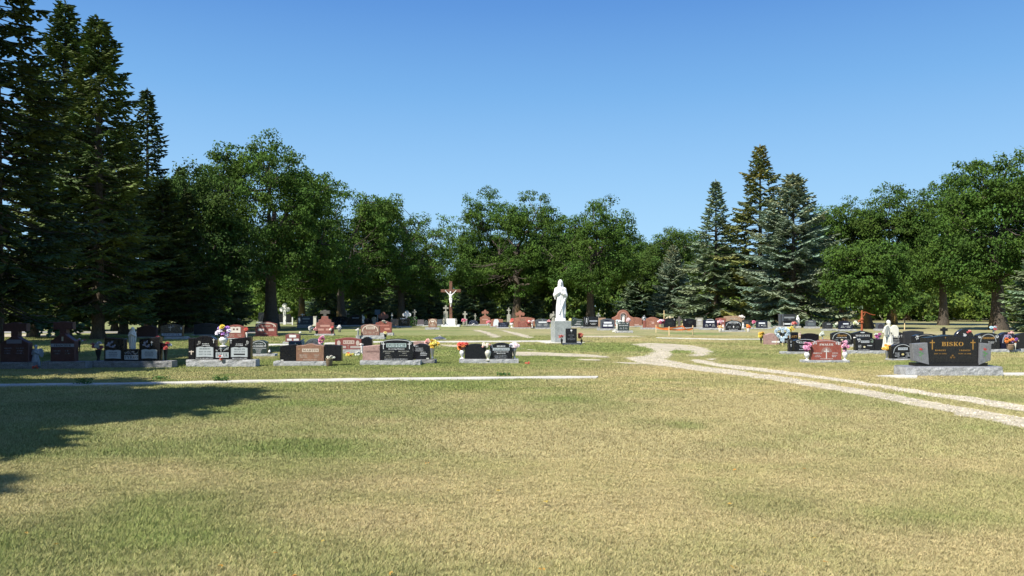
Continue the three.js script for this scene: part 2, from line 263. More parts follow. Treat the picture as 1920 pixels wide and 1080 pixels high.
// ---------------------------------------------------------------- trees
const leafMat = new THREE.MeshPhysicalMaterial({ vertexColors: true, roughness: .95, specularIntensity: .35, side: THREE.DoubleSide, transmission: .25, thickness: 0 });
const needleMat = new THREE.MeshPhysicalMaterial({ vertexColors: true, roughness: .95, specularIntensity: .4, side: THREE.DoubleSide, transmission: .2, thickness: 0 });
const barkMat = new THREE.MeshStandardMaterial({ vertexColors: true, map: barkT, roughness: .95, bumpMap: barkT, bumpScale: .05 });
const BARK = (sunLichen, base = [.16, .13, .10]) => (q) => { const l = sunLichen * step01(.56, .68, fbm(q.x * 1.3 + q.z * 2 + 9, q.y * .7, 2, 5)) * step01(5.5, 1, q.y), k = .8 + .5 * n3(q.x * 3, q.y * 2, q.z * 3); return [mix(base[0], .62, l) * k, mix(base[1], .38, l) * k, mix(base[2], .08, l) * k]; };  // lichened and sunlit ochre patches, the sunlight put into the lower bark colour
function leaf(s, r, p, out, size, col) {
  let nx = out.x * .6 + (r() - .5) * 1.5, ny = out.y * .6 + .45 + (r() - .5) * 1.3, nz = out.z * .6 + (r() - .5) * 1.5; const l = Math.hypot(nx, ny, nz) || 1; nx /= l; ny /= l; nz /= l;
  const a = r() * 6.28; let tx = Math.cos(a), tz = Math.sin(a), ty = -(tx * nx + tz * nz) / (Math.abs(ny) > .15 ? ny : .15 * (ny < 0 ? -1 : 1)); const m = Math.hypot(tx, ty, tz); tx /= m; ty /= m; tz /= m;
  const bx = ny * tz - nz * ty, by = nz * tx - nx * tz, bz = nx * ty - ny * tx, h = size * .55, w = size * .36, f = size * .12;
  const A = [p.x - tx * h, p.y - ty * h, p.z - tz * h], B = [p.x + bx * w + nx * f, p.y + by * w + ny * f, p.z + bz * w + nz * f], C = [p.x + tx * h, p.y + ty * h, p.z + tz * h], D = [p.x - bx * w + nx * f, p.y - by * w + ny * f, p.z - bz * w + nz * f];
  s.tri(A, B, C, col); s.tri(A, C, D, col);
}
const OAK = [.068, .132, .017];
function clump(s, r, c, rad, flat, n, size, base, tone = .35) {
  const hue = 1 + (r() - .5) * tone, warm = (r() - .5) * tone * .6;
  for (let k = 0; k < n; k++) {
    const d = V(r() - .5, r() - .5, r() - .5).normalize(), q = Math.pow(r(), .4) * rad, sc = V(c.x + d.x * q, c.y + d.y * q * flat, c.z + d.z * q), m = 24 + r() * 16, sr = rad * (.36 + .2 * r());
    for (let i = 0; i < m; i++) {
      const e = V(r() - .5, (r() - .5) * .8, r() - .5).normalize(), u = Math.sqrt(r()) * sr, v = hue * (.8 + .4 * r());
      leaf(s, r, V(sc.x + e.x * u, sc.y + e.y * u * .8, sc.z + e.z * u), d.clone().lerp(e, .5), size * (.7 + .6 * r()), [base[0] * v * (1 + warm), base[1] * v, base[2] * v * (1 - warm)]);
    }
  }
}
const OakDefaults = { n: 95, leafSize: .185, base: OAK, sunLichen: .5, cr: 1, low: 0 };
function oak(seed, H, R, cb, tr, o = {}) {
  const q = { ...OakDefaults, ...o }, r = rngOf(seed), wood = [], s = new Soup(), cy = cb + (H - cb) * .42, ry = (H - cb) * .58, limbs = [];
  const tp = [], trr = []; const tH = cb + (H - cb) * .45;
  for (let i = 0; i <= 8; i++) { const t = i / 8; tp.push(V((n2(t * 3, seed) - .5) * .9 * t, t * tH, (n2(t * 3, seed + 9) - .5) * .9 * t)); trr.push(tr * (i ? mix(1, .45, t) : 1.45)); }
  trr[1] = tr * 1.08; wood.push({ pts: tp, r: trr });
  const L = 8 + Math.floor(r() * 3);
  for (let i = 0; i < L; i++) {
    const a = i * 2.4 + r(), t0 = mix(.45, .98, i / (L - 1)), st = tp[Math.min(8, Math.round(t0 * 8))], rr = R * (.55 + .3 * r()) * mix(1, .45, i / (L - 1)), hy = mix(cb + ry * .5, H * .80, Math.pow(i / (L - 1), .8)) + (r() - .5) * 1.2, e = V(Math.cos(a) * rr, hy, Math.sin(a) * rr), pts = [], rad = [];
    for (let k = 0; k <= 6; k++) { const t = k / 6, p = st.clone().lerp(e, t); p.y += Math.sin(t * Math.PI) * (H - cb) * -.03 + (r() - .5) * .5 * t; p.x += (r() - .5) * .7 * t * (1 - t) * 3; p.z += (r() - .5) * .7 * t * (1 - t) * 3; pts.push(p); rad.push(tr * mix(.42, .1, t)); }
    wood.push({ pts, r: rad }); limbs.push(...pts.slice(2)); clump(s, r, e, 1.3, .8, 9, q.leafSize, q.base);
  }
  const cs = [];
  for (let i = 0, tries = 0; i < q.n * 1.5 && tries < 6000; tries++) {
    const d = V(r() - .5, r() - .5, r() - .5).normalize(), env = .66 + .62 * n3(d.x * 1.9 + seed, d.y * 1.9, d.z * 1.9), k = mix(.35, 1, Math.pow(r(), .55)) * Math.min(env, 1.02), wide = d.y < 0 ? Math.pow(Math.hypot(d.x, d.z) + .02, -.55) : 1, c = V(d.x * R * k * wide, cy + d.y * (d.y < 0 ? cy - cb : ry) * k, d.z * R * k * wide);
    if (c.y < cb) continue;
    const cr = (.9 + .6 * r()) * q.cr; if (cs.some((p) => p.distanceTo(c) < cr * .44) || (i > 40 && !cs.some((p) => p.distanceTo(c) < 1.9))) continue;
    cs.push(c); i++;
    let b = null, bd = 1e9; for (const p of limbs) { const e = p.distanceTo(c) + Math.max(0, p.y - c.y) * .7; if (e < bd) { bd = e; b = p; } }
    const m = b.clone().lerp(c, .5); m.y -= .12 * bd * .5; m.x += (r() - .5) * .4; m.z += (r() - .5) * .4; wood.push({ pts: [b, m, c], r: [tr * .1, tr * .065, .02] });
    clump(s, r, c, cr, .62, Math.round(7 + 4 * r()), q.leafSize, q.base);
  }
  return { trunk: tubes(wood, 7, BARK(q.sunLichen)), crown: s.geo() };
}
function spruce(seed, H, R, cb, tr, o = {}) {
  const q = { base: [.055, .09, .024], spray: .3, dense: 1, droop: .35, tip: 0, taper: .75, ...o }, r = rngOf(seed), s = new Soup(), wood = [{ pts: [V(0, 0, 0), V(0, .5, 0), V(.03, H * .5, 0), V(0, H, 0)], r: [tr * 1.35, tr, tr * .55, .02] }];
  const sprig = (p, dx, dy, dz, len, w, v, tone) => {                 // two crossed slim leaf-shaped faces
    const col = [q.base[0] * v * (1 + tone), q.base[1] * v, q.base[2] * v * (1 - tone * .8)];
    const h = Math.hypot(dx, dz) || 1, sx = -dz / h, sz = dx / h, e = [p[0] + dx * len, p[1] + dy * len, p[2] + dz * len], m = [p[0] + dx * len * .45, p[1] + dy * len * .45, p[2] + dz * len * .45];
    s.tri(p, [m[0] + sx * w, m[1] - w * .25, m[2] + sz * w], e, col); s.tri(p, e, [m[0] - sx * w, m[1] - w * .25, m[2] - sz * w], col);
    s.tri(p, [m[0], m[1] - w * 1.1, m[2]], e, col.map((c) => c * .9));
  };
  for (let y = cb, turn = r() * 6; y < H - .25; turn += 2.4) {
    const t = (y - cb) / (H - cb); y += (.30 + .12 * r()) * mix(1.25, .8, t) / 4.2 / q.dense * (H / 16);
    const prof = Math.pow(1 - t, q.taper) * (.72 + .4 * n2(y * .8, seed, 3)) * (t < .06 ? .75 : 1);
    const L = Math.max(.25, R * prof * (.65 + .5 * r())), az = turn + r() * .9, ca = Math.cos(az), sa = Math.sin(az), up = mix(-.12, .55, t * t), pt = [];
    const sag = q.droop * (1 - t) * (.7 + .6 * r());
    const n = Math.max(3, Math.ceil(L / .22));
    const bt = (k) => { const u = k * L; return [ca * u, y + u * up - sag * L * (k - .75 * k * k * k) * 1.0, sa * u]; };
    wood.push({ pts: [0, .5, .95].map((k) => V(...bt(k))), r: [.035 * (1 - t) + .012, .02 * (1 - t) + .006, .004] });
    const tone0 = (r() - .5) * .25, hue = .82 + .36 * r();
    for (let i = 1; i <= n; i++) {
      const k = i / n; if (k < .34 && t < .8) continue;
      const p = bt(k), tl = Math.min(.95, .25 + (1 - k) * L * .42) * (.7 + .5 * r()), tip = q.tip * step01(.62, .95, t) > r();
      for (const side of [-1, 1]) {
        const a2 = az + side * (.75 + .4 * r()), dx = Math.cos(a2), dz = Math.sin(a2), dy = -.22 - .2 * r(), m = Math.max(1, Math.round(tl / (q.spray * .62)));
        for (let j = 0; j < m; j++) { const u = tl * j / m; sprig([p[0] + dx * u, p[1] + dy * u, p[2] + dz * u], dx * .9 + (r() - .5) * .5, dy * .6 - .1 + (r() - .4) * .5, dz * .9 + (r() - .5) * .5, q.spray * (.8 + .6 * r()), q.spray * .34, hue * (.75 + .5 * r()) * (tip ? 1.1 : 1), tone0 + (tip ? .26 : 0)); }
      }
      sprig(p, ca * .9 + (r() - .5) * .3, .12 + (r() - .5) * .4, sa * .9 + (r() - .5) * .3, q.spray * (.9 + .5 * r()), q.spray * .36, hue * (.8 + .5 * r()), tone0 + (tip ? .22 : 0));
    }
  }
  for (let i = 0; i < 14; i++) sprig([0, H - .1 - i * .07, 0], (r() - .5) * .9, .9, (r() - .5) * .9, .3, .05, 1, q.tip ? .5 : 0);
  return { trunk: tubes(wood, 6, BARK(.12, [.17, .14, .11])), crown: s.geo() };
}
function tree(name, label, kind, shape, px, d, turn = 0, group, x) {
  const t = thing(name, label, 'tree', [x ?? X(px, d), 0, -d], turn, group);
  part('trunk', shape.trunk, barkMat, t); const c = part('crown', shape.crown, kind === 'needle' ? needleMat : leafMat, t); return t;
}
const again = (src, label, px, d, turn, [sx, sy], group) => { const t = src.clone(); t.name = numbered(src.name.replace(/_\d+$/, '')); t.position.set(X(px, d), 0, -d); t.rotation.y = turn; t.scale.set(sx, sy, sx); t.userData = { label, category: 'tree' }; if (group) t.userData.group = group; scene.add(t); return t; };
const top = (py, d) => Y(py, d);
// spruces on the left
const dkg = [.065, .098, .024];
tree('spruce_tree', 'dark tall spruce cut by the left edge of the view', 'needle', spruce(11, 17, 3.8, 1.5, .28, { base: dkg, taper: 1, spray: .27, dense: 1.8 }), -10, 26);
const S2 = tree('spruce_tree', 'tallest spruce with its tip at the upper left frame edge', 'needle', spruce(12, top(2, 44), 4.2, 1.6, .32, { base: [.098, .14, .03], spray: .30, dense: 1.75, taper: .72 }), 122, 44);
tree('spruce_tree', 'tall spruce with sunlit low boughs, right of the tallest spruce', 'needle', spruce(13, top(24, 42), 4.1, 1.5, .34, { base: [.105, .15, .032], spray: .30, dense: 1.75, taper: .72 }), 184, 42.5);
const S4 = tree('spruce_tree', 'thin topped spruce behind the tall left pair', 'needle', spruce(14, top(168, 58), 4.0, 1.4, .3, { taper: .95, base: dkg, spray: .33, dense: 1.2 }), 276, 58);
again(S2, 'spruce with a stout trunk right of the paired left trunks', 232, 52, 2.1, [.95, .74], null);
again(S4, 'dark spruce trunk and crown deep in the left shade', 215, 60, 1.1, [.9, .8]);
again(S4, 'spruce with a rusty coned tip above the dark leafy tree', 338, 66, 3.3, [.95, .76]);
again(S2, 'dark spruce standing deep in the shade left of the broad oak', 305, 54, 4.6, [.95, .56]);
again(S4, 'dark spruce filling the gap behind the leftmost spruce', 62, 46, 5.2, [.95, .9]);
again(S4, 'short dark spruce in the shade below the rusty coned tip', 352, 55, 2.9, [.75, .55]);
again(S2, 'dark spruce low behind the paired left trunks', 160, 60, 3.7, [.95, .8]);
// spruces outside the frame whose shade crosses the lawn
const rowL = 'spruces of the left row whose shade crosses the lawn';
for (const [x, d, turn, s, h] of [[-13.4, -1.4, 1, .95, .84], [-12.9, 2.6, 3.9, 1.15, .66], [-14.8, 6.0, 2.2, 1.7, .90], [-16.4, 9.4, 5.1, 1.6, .76], [-18.2, 16, .6, 1.25, .9], [-18.8, 21.5, 3, 1.2, .95], [-26, 34, 4, 1.2, 1]]) { const t = again(S2, 'tall dark spruce of the row along the left side of the lawn', 0, d, turn, [s, h], rowL); t.position.x = x; }
// oaks and other leafy trees
const leafy = (label, seed, px, d, py, hw, cb, tr, o = {}, group) => tree('oak_tree', label, 'leaf', oak(seed, top(py, d), hw / F * d, cb, tr, o), px, d, seed, group);
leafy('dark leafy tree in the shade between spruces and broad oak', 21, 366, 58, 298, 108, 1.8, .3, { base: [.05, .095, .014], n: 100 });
const O1 = leafy('broad tall oak with open branching crown left of centre', 22, 508, 66, 250, 152, 2.8, .55, { n: 150, sunLichen: .2 });
const O2 = leafy('oak with lichened trunk and painted sunlit patches right of the broad oak', 23, 640, 78, 335, 134, 2.4, .45, { n: 110, sunLichen: 1 });
const O2b = leafy('rounded oak sloping down to the gap left of centre', 24, 752, 86, 364, 104, 2.2, .42, { n: 100, base: [.074, .136, .02] });
leafy('slim oak beside the white cross under the broad oak', 25, 566, 84, 420, 80, 2.6, .4, { n: 60 });
const O3 = leafy('tallest oak of the central clump above the dark hollow', 26, 968, 92, 338, 118, 2.4, .5, { n: 120 });
leafy('oak at the left end of the central clump behind the crucifix', 27, 905, 96, 408, 76, 2.6, .42, { n: 90 });
const O4 = leafy('broad oak right of the robed statue with twin dark trunks', 28, 1108, 88, 370, 108, 2.9, .5, { n: 115, sunLichen: .2 });
leafy('second dark trunked oak close beside the twin trunks', 29, 1040, 97, 425, 80, 2.6, .42, { n: 80 });
leafy('low pale oak in the gap left of the blue spruces', 30, 1258, 100, 420, 74, 2.8, .38, { n: 85, base: [.078, .138, .022] });
leafy('leafy oak right of the blue spruce cluster', 31, 1580, 86, 366, 90, 2.2, .42, { n: 100 });
const O6 = leafy('oak with ragged top in the right hand wood', 32, 1672, 84, 350, 92, 2.3, .45, { n: 105, sunLichen: .9, base: [.070, .130, .018] });
leafy('narrow oak with a tall wispy top in the right wood', 33, 1768, 80, 322, 62, 2.8, .42, { n: 85, sunLichen: .4 });
leafy('big dark trunked oak near the right edge of the view', 34, 1872, 62, 290, 110, 2.8, .55, { n: 125, sunLichen: .6 });
leafy('short bushy oak behind the rusty hand pump', 35, 1628, 66, 452, 78, 1.6, .36, { n: 75, low: 1 });
// spruces on the right and small ones below the oaks
const blue = [.23, .30, .195], olive = [.20, .225, .06];
tree('spruce_tree', 'slim spruce at the left end of the blue spruce cluster', 'needle', spruce(41, top(338, 84), 6.0, 1.2, .28, { base: [.20, .265, .145], spray: .36, taper: 1.05, dense: 1.1 }), 1342, 84);
tree('spruce_tree', 'tallest olive spruce in the middle of the right cluster', 'needle', spruce(42, top(272, 82), 6.6, 1.3, .32, { base: olive, spray: .36, tip: .45, taper: .8, dense: 1.2 }), 1425, 82);
const B3 = tree('spruce_tree', 'blue spruce with brown coned top right of the olive one', 'needle', spruce(43, top(324, 76), 7.8, .35, .3, { base: blue, spray: .36, tip: .5, taper: .9, dense: 1.5 }), 1487, 76);
again(B3, 'small dull spruce in the gap before the pale oak', 1262, 92, 1, [.5, .62]);
const small = tree('spruce_tree', 'young grey green spruce under the oaks right of the slim trunk', 'needle', spruce(44, 7.5, 3.4, .5, .16, { base: [.17, .235, .12], spray: .36, taper: .8 }), 690, 88);
for (const [px, d, turn, s, h, l] of [[1200, 99, 1.7, 1.1, .9, 'young dark spruce right of the twin trunks behind the shrine'], [415, 70, 1, 1, 1, 'grey green spruce low in the shade left of the broad trunk'], [612, 90, 2, .9, .85, 'young spruce beneath the oak with the lichened sun patched trunk'], [760, 92, 3, 1, .75, 'young spruce behind the black stone with the white cross'], [805, 94, 4.4, .95, .8, 'young spruce just left of the tall wooden crucifix'], [888, 94, .4, 1.1, .85, 'brownish young spruce just right of the tall wooden crucifix'], [985, 96, 2.7, 1, .78, 'young spruce behind the red stone with the cross top'], [1962, 56, 2, .95, 1.0, 'pale blue spruce cut by the right edge of the view'], [1245, 98, 5, .9, .8, 'young spruce between the brick shrine and the taped stakes']]) again(small, l, px, d, turn, [s, h]);
// the wood behind: clones, and the undergrowth as one mass
{
  const r = rngOf(99), src = [O2, O2b, O3, O4, O6], spots2 = [];
  for (let i = 0; i < 42; i++) spots2.push([-420 + i * 68 + (r() - .5) * 50, 112 + r() * 32]);
  spots2.forEach(([px, d], i) => { if (px > 800 && px < 870) px = 786; const want = top(px > 1150 && px < 1400 ? 438 : px < 1000 ? 452 : 428, d) * (.85 + .2 * r()), s = want / (src[i % 5] === O3 ? 16.3 : 15); again(src[i % 5], 'oak of the far wood closing the view behind the front trees', px, d, r() * 6, [s * 1.05, s], 'far oaks closing the view'); });
  const s = new Soup();
  for (let i = 0; i < 2100; i++) { const d = 101 + r() * 40, x = (r() * 2 - 1) * .85 * d, h = .3 + (d > 125 ? 6.5 : 4.8) * r() * (.6 + .4 * n2(x * .08, 3)), v = .8 + .5 * r(); clump(s, r, V(x, h, -d), 1.0 + .8 * r(),   .8, 3, .46, [.09 * v, .145 * v, .022 * v], .5); }
  for (let i = 0; i < 600; i++) { const d = 142 + r() * 10, x = (r() * 2 - 1) * .85 * d, v = .7 + .4 * r(); clump(s, r, V(x, 9 * r(), -d), 1.3 + r(), .8, 2, .8, [.07 * v, .12 * v, .02 * v], .4); }
  const u = single('undergrowth', s.geo(), leafMat, 'bright tangled undergrowth closing the wood between the trunks', 'undergrowth'); u.userData.kind = 'stuff';
}

// ---------------------------------------------------------------- inscriptions: one sheet of lettering cut into cells
const atlas = document.createElement('canvas'); atlas.width = atlas.height = 2048; const g2 = atlas.getContext('2d');
const sheet = new THREE.CanvasTexture(atlas); sheet.colorSpace = THREE.SRGBColorSpace;
const inkM = new THREE.MeshStandardMaterial({ map: sheet, transparent: true, roughness: .6 });
let ax = 2, ay = 2, ah = 0;
function face(w, h, dens, draw) {                                       // a sheet w x h metres, standing, its foot at y = 0
  const W = Math.max(24, Math.round(w * dens)), H = Math.max(16, Math.round(h * dens));
  if (ax + W + 2 > 2046) { ax = 2; ay += ah + 3; ah = 0; } if (ay + H > 2046) throw new Error('sheet full');
  const x = ax, y = ay; ax += W + 3; ah = Math.max(ah, H);
  g2.save(); g2.beginPath(); g2.rect(x, y, W, H); g2.clip(); g2.translate(x, y); draw(W, H); g2.restore();
  const g = new THREE.PlaneGeometry(w, h).translate(0, h / 2, 0), uv = g.attributes.uv;
  for (let i = 0; i < 4; i++) uv.setXY(i, (x + uv.getX(i) * W) / 2048, 1 - (y + (1 - uv.getY(i)) * H) / 2048);
  return g;
}
const WH = '#d3d6d6', GD = '#a9803a', PN = '#aeb6b8', CR = '#cdbfae';
// ops, all in shares of the face (x, y from its upper left): t text, p panel, l rows of small worn lettering, c cross, a arched border, b book panel, o ornament
function ink(ops, seed) {
  return (W, H) => {
    const r = rngOf(seed * 31 + 7);
    for (const [k, ...v] of ops) {
      if (k === 't') { const [s, x, y, h, col = WH, font = 'bold serif', wide] = v; const [wt, fam] = font.includes(' ') ? [font.split(' ').slice(0, -1).join(' '), font.split(' ').pop()] : ['', font]; g2.font = wt + ' ' + Math.max(3, h * H) + 'px ' + fam; g2.textAlign = 'center'; g2.textBaseline = 'middle'; g2.fillStyle = col; g2.save(); g2.translate(x * W, y * H); const m = g2.measureText(s).width; if (wide) g2.scale(wide * W / m, 1); g2.fillText(s, 0, 0); g2.restore(); }
      if (k === 'p') { const [x, y, w, h, col = PN] = v; g2.fillStyle = col; g2.fillRect(x * W, y * H, w * W, h * H); }
      if (k === 'l') { const [x, y, w, h, n, col = WH] = v; g2.fillStyle = col; for (let i = 0; i < n; i++) { const rh = h / n, ww = w * (.55 + .45 * r()), x0 = x + (w - ww) / 2; for (let q = 0; q < ww;) { const l = (.018 + .04 * r()); if (q + l < ww) { g2.globalAlpha = .45 + .5 * r(); g2.fillRect((x0 + q) * W, (y + i * rh + rh * .2) * H, l * W, rh * .5 * H); } q += l + .012; } } g2.globalAlpha = 1; }
      if (k === 'c') { const [x, y, w, h, col = WH] = v; g2.fillStyle = col; const t = Math.max(1.2, w * W * .22); g2.fillRect(x * W - t / 2, (y - h / 2) * H, t, h * H); g2.fillRect((x - w / 2) * W, (y - h * .22) * H - t / 2, w * W, t); }
      if (k === 'a') { const [x, y, w, h, th = .03, col = WH] = v; g2.strokeStyle = col; g2.lineWidth = Math.max(1, th * H); g2.beginPath(); g2.moveTo((x - w / 2) * W, (y + h) * H); g2.quadraticCurveTo((x - w / 2) * W, (y + h * .1) * H, x * W, y * H); g2.quadraticCurveTo((x + w / 2) * W, (y + h * .1) * H, (x + w / 2) * W, (y + h) * H); g2.stroke(); }
      if (k === 'b') { const [x, y, w, h, col = PN] = v; g2.fillStyle = col; g2.beginPath(); g2.moveTo(x * W, (y + .04) * H); g2.quadraticCurveTo((x + w * .25) * W, (y - .03) * H, (x + w / 2) * W, (y + .03) * H); g2.quadraticCurveTo((x + w * .75) * W, (y - .03) * H, (x + w) * W, (y + .04) * H); g2.lineTo((x + w) * W, (y + h) * H); g2.lineTo((x + w / 2) * W, (y + h - .02) * H); g2.lineTo(x * W, (y + h) * H); g2.fill(); g2.strokeStyle = '#5a6165'; g2.lineWidth = 1; g2.stroke(); g2.fillStyle = '#6f777b'; g2.fillRect((x + .01) * W, (y + .05) * H, .012 * W, (h - .06) * H); g2.fillRect((x + w - .022) * W, (y + .05) * H, .012 * W, (h - .06) * H); }
      if (k === 'o') { const [x, y, w, h, col = WH] = v; g2.fillStyle = col; for (let i = 0; i < 16; i++) { g2.globalAlpha = .35 + .6 * r(); g2.beginPath(); g2.ellipse((x + (r() - .5) * w) * W, (y + (r() - .5) * h) * H, w * W * (.08 + .12 * r()), h * H * (.08 + .12 * r()), r() * 3, 0, 7); g2.fill(); } g2.globalAlpha = 1; }
      if (k === 's') { const [pts, col, th = 1.2] = v; g2.strokeStyle = col; g2.lineWidth = th; g2.beginPath(); pts.forEach(([x, y], i) => (i ? g2.lineTo(x * W, y * H) : g2.moveTo(x * W, y * H))); g2.stroke(); }
      if (k === 'd') { const [x, y, w, h, col] = v; g2.fillStyle = col; g2.beginPath(); g2.ellipse(x * W, y * H, w * W / 2, h * H / 2, 0, 0, 7); g2.fill(); }
    }
  };
}
// ---------------------------------------------------------------- headstones
function profile(kind, w, h) {
  const s = new THREE.Shape(), a = w / 2; s.moveTo(-a, 0); s.lineTo(a, 0);
  const L = (...p) => { for (const [x, y] of p) s.lineTo(x * a, y * h); };
  if (kind === 'flat') L([1, 1], [-1, 1]);
  else if (kind === 'serp') { s.lineTo(a, h * .86); s.bezierCurveTo(a * .6, h * .86, a * .55, h, 0, h); s.bezierCurveTo(-a * .55, h, -a * .6, h * .86, -a, h * .86); }
  else if (kind === 'arch') { s.lineTo(a, h * .84); s.quadraticCurveTo(a * .55, h * 1.01, 0, h); s.quadraticCurveTo(-a * .55, h * 1.01, -a, h * .84); }
  else if (kind === 'shoulder') { s.lineTo(a, h * .84); s.lineTo(a * .86, h * .86); s.quadraticCurveTo(a * .5, h * 1.02, 0, h); s.quadraticCurveTo(-a * .5, h * 1.02, -a * .86, h * .86); s.lineTo(-a, h * .84); }
  else if (kind === 'round') { s.lineTo(a, h - Math.min(a, h * .8)); s.absellipse(0, h - Math.min(a, h * .8), a, Math.min(a, h * .8), 0, Math.PI, false); }
  else if (kind === 'peak') L([1, .72], [.3, .93], [.2, 1], [-.2, 1], [-.3, .93], [-1, .72]);
  else if (kind === 'gable') L([1, .8], [0, 1], [-1, .8]);
  else if (kind === 'low') L([1, .93], [.1, 1], [-.1, 1], [-1, .93]);
  else if (kind === 'up') L([1, 1], [.7, 1], [-1, .90]);
  else if (kind === 'down') L([1, .92], [.95, .95], [-.7, 1], [-1, 1]);
  else if (kind === 'cath') { s.lineTo(a, h * .84); s.bezierCurveTo(a * .95, h * .93, a * .5, h * .88, a * .28, h * .95); s.quadraticCurveTo(0, h * 1.05, -a * .28, h * .95); s.bezierCurveTo(-a * .5, h * .88, -a * .95, h * .93, -a, h * .84); }
  else if (kind === 'steps') L([1, .62], [.72, .66], [.7, .78], [.42, .84], [.36, 1], [-.36, 1], [-.42, .84], [-.7, .78], [-.72, .66], [-1, .62]);
  else if (kind === 'bell') { s.lineTo(a, h * .55); s.bezierCurveTo(a, h * .8, a * .25, h * .75, a * .22, h); s.lineTo(-a * .22, h); s.bezierCurveTo(-a * .25, h * .75, -a, h * .8, -a, h * .55); }
  else if (kind === 'slope') L([1, .62], [-.6, 1], [-1, .96]);
  else if (kind === 'taper') L([1.0, .90], [0, 1], [-1.0, .90]);
  s.closePath(); return s;
}
function crossShape(w, h, t, trefoil) {
  const a = t / 2, y = h * .64, s = new THREE.Shape([[-a, 0], [a, 0], [a, y - a], [w / 2, y - a], [w / 2, y + a], [a, y + a], [a, h], [-a, h], [-a, y + a], [-w / 2, y + a], [-w / 2, y - a], [-a, y - a]].map((p) => new THREE.Vector2(...p)));
  const g = [extr(s, t * .8, t * .08)];
  if (trefoil) for (const [x, q] of [[-w / 2, y], [w / 2, y], [0, h]]) g.push(new THREE.CylinderGeometry(t * .85, t * .85, t * .7, 12).rotateX(Math.PI / 2).translate(x, q, 0));
  return join(g);
}
function rockBase(w, h, d, seed) {
  const g = new THREE.BoxGeometry(w, h, d, Math.max(4, Math.round(w / .05)), Math.max(2, Math.round(h / .05)), 6).translate(0, h / 2, 0), p = g.attributes.position, uv = g.attributes.uv;
  for (let i = 0; i < p.count; i++) {
    const x = p.getX(i), y = p.getY(i), z = p.getZ(i), k = .03 * (n3(x * 11 + seed, y * 13, z * 11) - .35) * (y > h - .01 || y < .01 ? .25 : 1);
    if (Math.abs(z) > d / 2 - .001) p.setZ(i, z + Math.sign(z) * k); if (Math.abs(x) > w / 2 - .001) p.setX(i, x + Math.sign(x) * k * .6);
    uv.setXY(i, (x + z) * .7, (y + z) * .7);
  }
  const q = g.toNonIndexed(); q.computeVertexNormals(); return q;
}
let seed = 0;
// x: [left, right] columns of the upright stone, y: [its top row, its foot row], g: ground row, b: [left, right] columns of the base
function stone1(q) {
  seed++;
  const d = q.d ?? far(q.g), th = q.t ?? .2, bd = q.bd ?? th + .16, cx = q.b ? (q.b[0] + q.b[1]) / 2 : (q.x[0] + q.x[1]) / 2, back = bd / 2;
  const o = thing('headstone', q.label, 'headstone', [X(cx, d), 0, -d - back], q.yaw ?? 0, q.group), k = d / F;
  const bh = q.b ? Math.max(.03, Y(q.y[1], d)) : 0;
  if (q.b) part('base', rockBase((q.b[1] - q.b[0]) * k, bh, bd, seed), q.bm ?? M.rock, o);
  const slabs = q.slabs ?? [q];
  for (const s of slabs) {
    const w = (s.x[1] - s.x[0]) * k, h = ((s.y[1] ?? q.y[1]) - s.y[0]) * k, x = ((s.x[0] + s.x[1]) / 2 - cx) * k, t = s.t ?? th, z = s.z ?? 0;
    const y = bh + (s.y[1] !== undefined ? (q.y[1] - s.y[1]) * k : 0);
    const body = part('tablet', extr(profile(s.s ?? q.s ?? 'serp', w, h), t, Math.min(.012, h * .05)).translate(x, y, z), s.m ?? q.m, o);
    if (s.turn) body.rotation.y = s.turn;
    if (s.ink) part('inscription', face(w * .96, h * .96, d < 30 ? 260 : d < 45 ? 170 : 120, ink(s.ink, seed)).translate(x, y + h * .015, z + t / 2 + .003), inkM, body);
    if (s.cross) { const [cw, ch, ct, tre, cm] = s.cross; part('cross', crossShape(cw * k, ch * k, ct * k, tre).translate(x + (s.cx ?? 0) * k, y + h - .01, z), cm ?? s.m ?? q.m, o); }
  }
  return { o, d, k, bh, cx };
}
const auto = (n, c = WH) => [[['p', .22, .12, .56, .16, c], ['l', .12, .42, .32, .3, 3, c], ['l', .56, .42, .32, .3, 3, c]], [['p', .2, .22, .6, .2, c], ['p', .14, .55, .28, .2, c], ['p', .58, .55, .28, .2, c]], [['a', .5, .1, .8, .7, .05, c], ['l', .25, .3, .5, .16, 1, c], ['l', .2, .52, .6, .32, 3, c]], [['o', .2, .3, .2, .3, c], ['o', .8, .3, .2, .3, c], ['l', .25, .25, .5, .2, 1, c], ['l', .15, .55, .7, .3, 3, c]], [['l', .15, .2, .7, .18, 1, c], ['c', .5, .68, .1, .4, c], ['l', .1, .5, .3, .35, 3, c], ['l', .6, .5, .3, .35, 3, c]]][n];
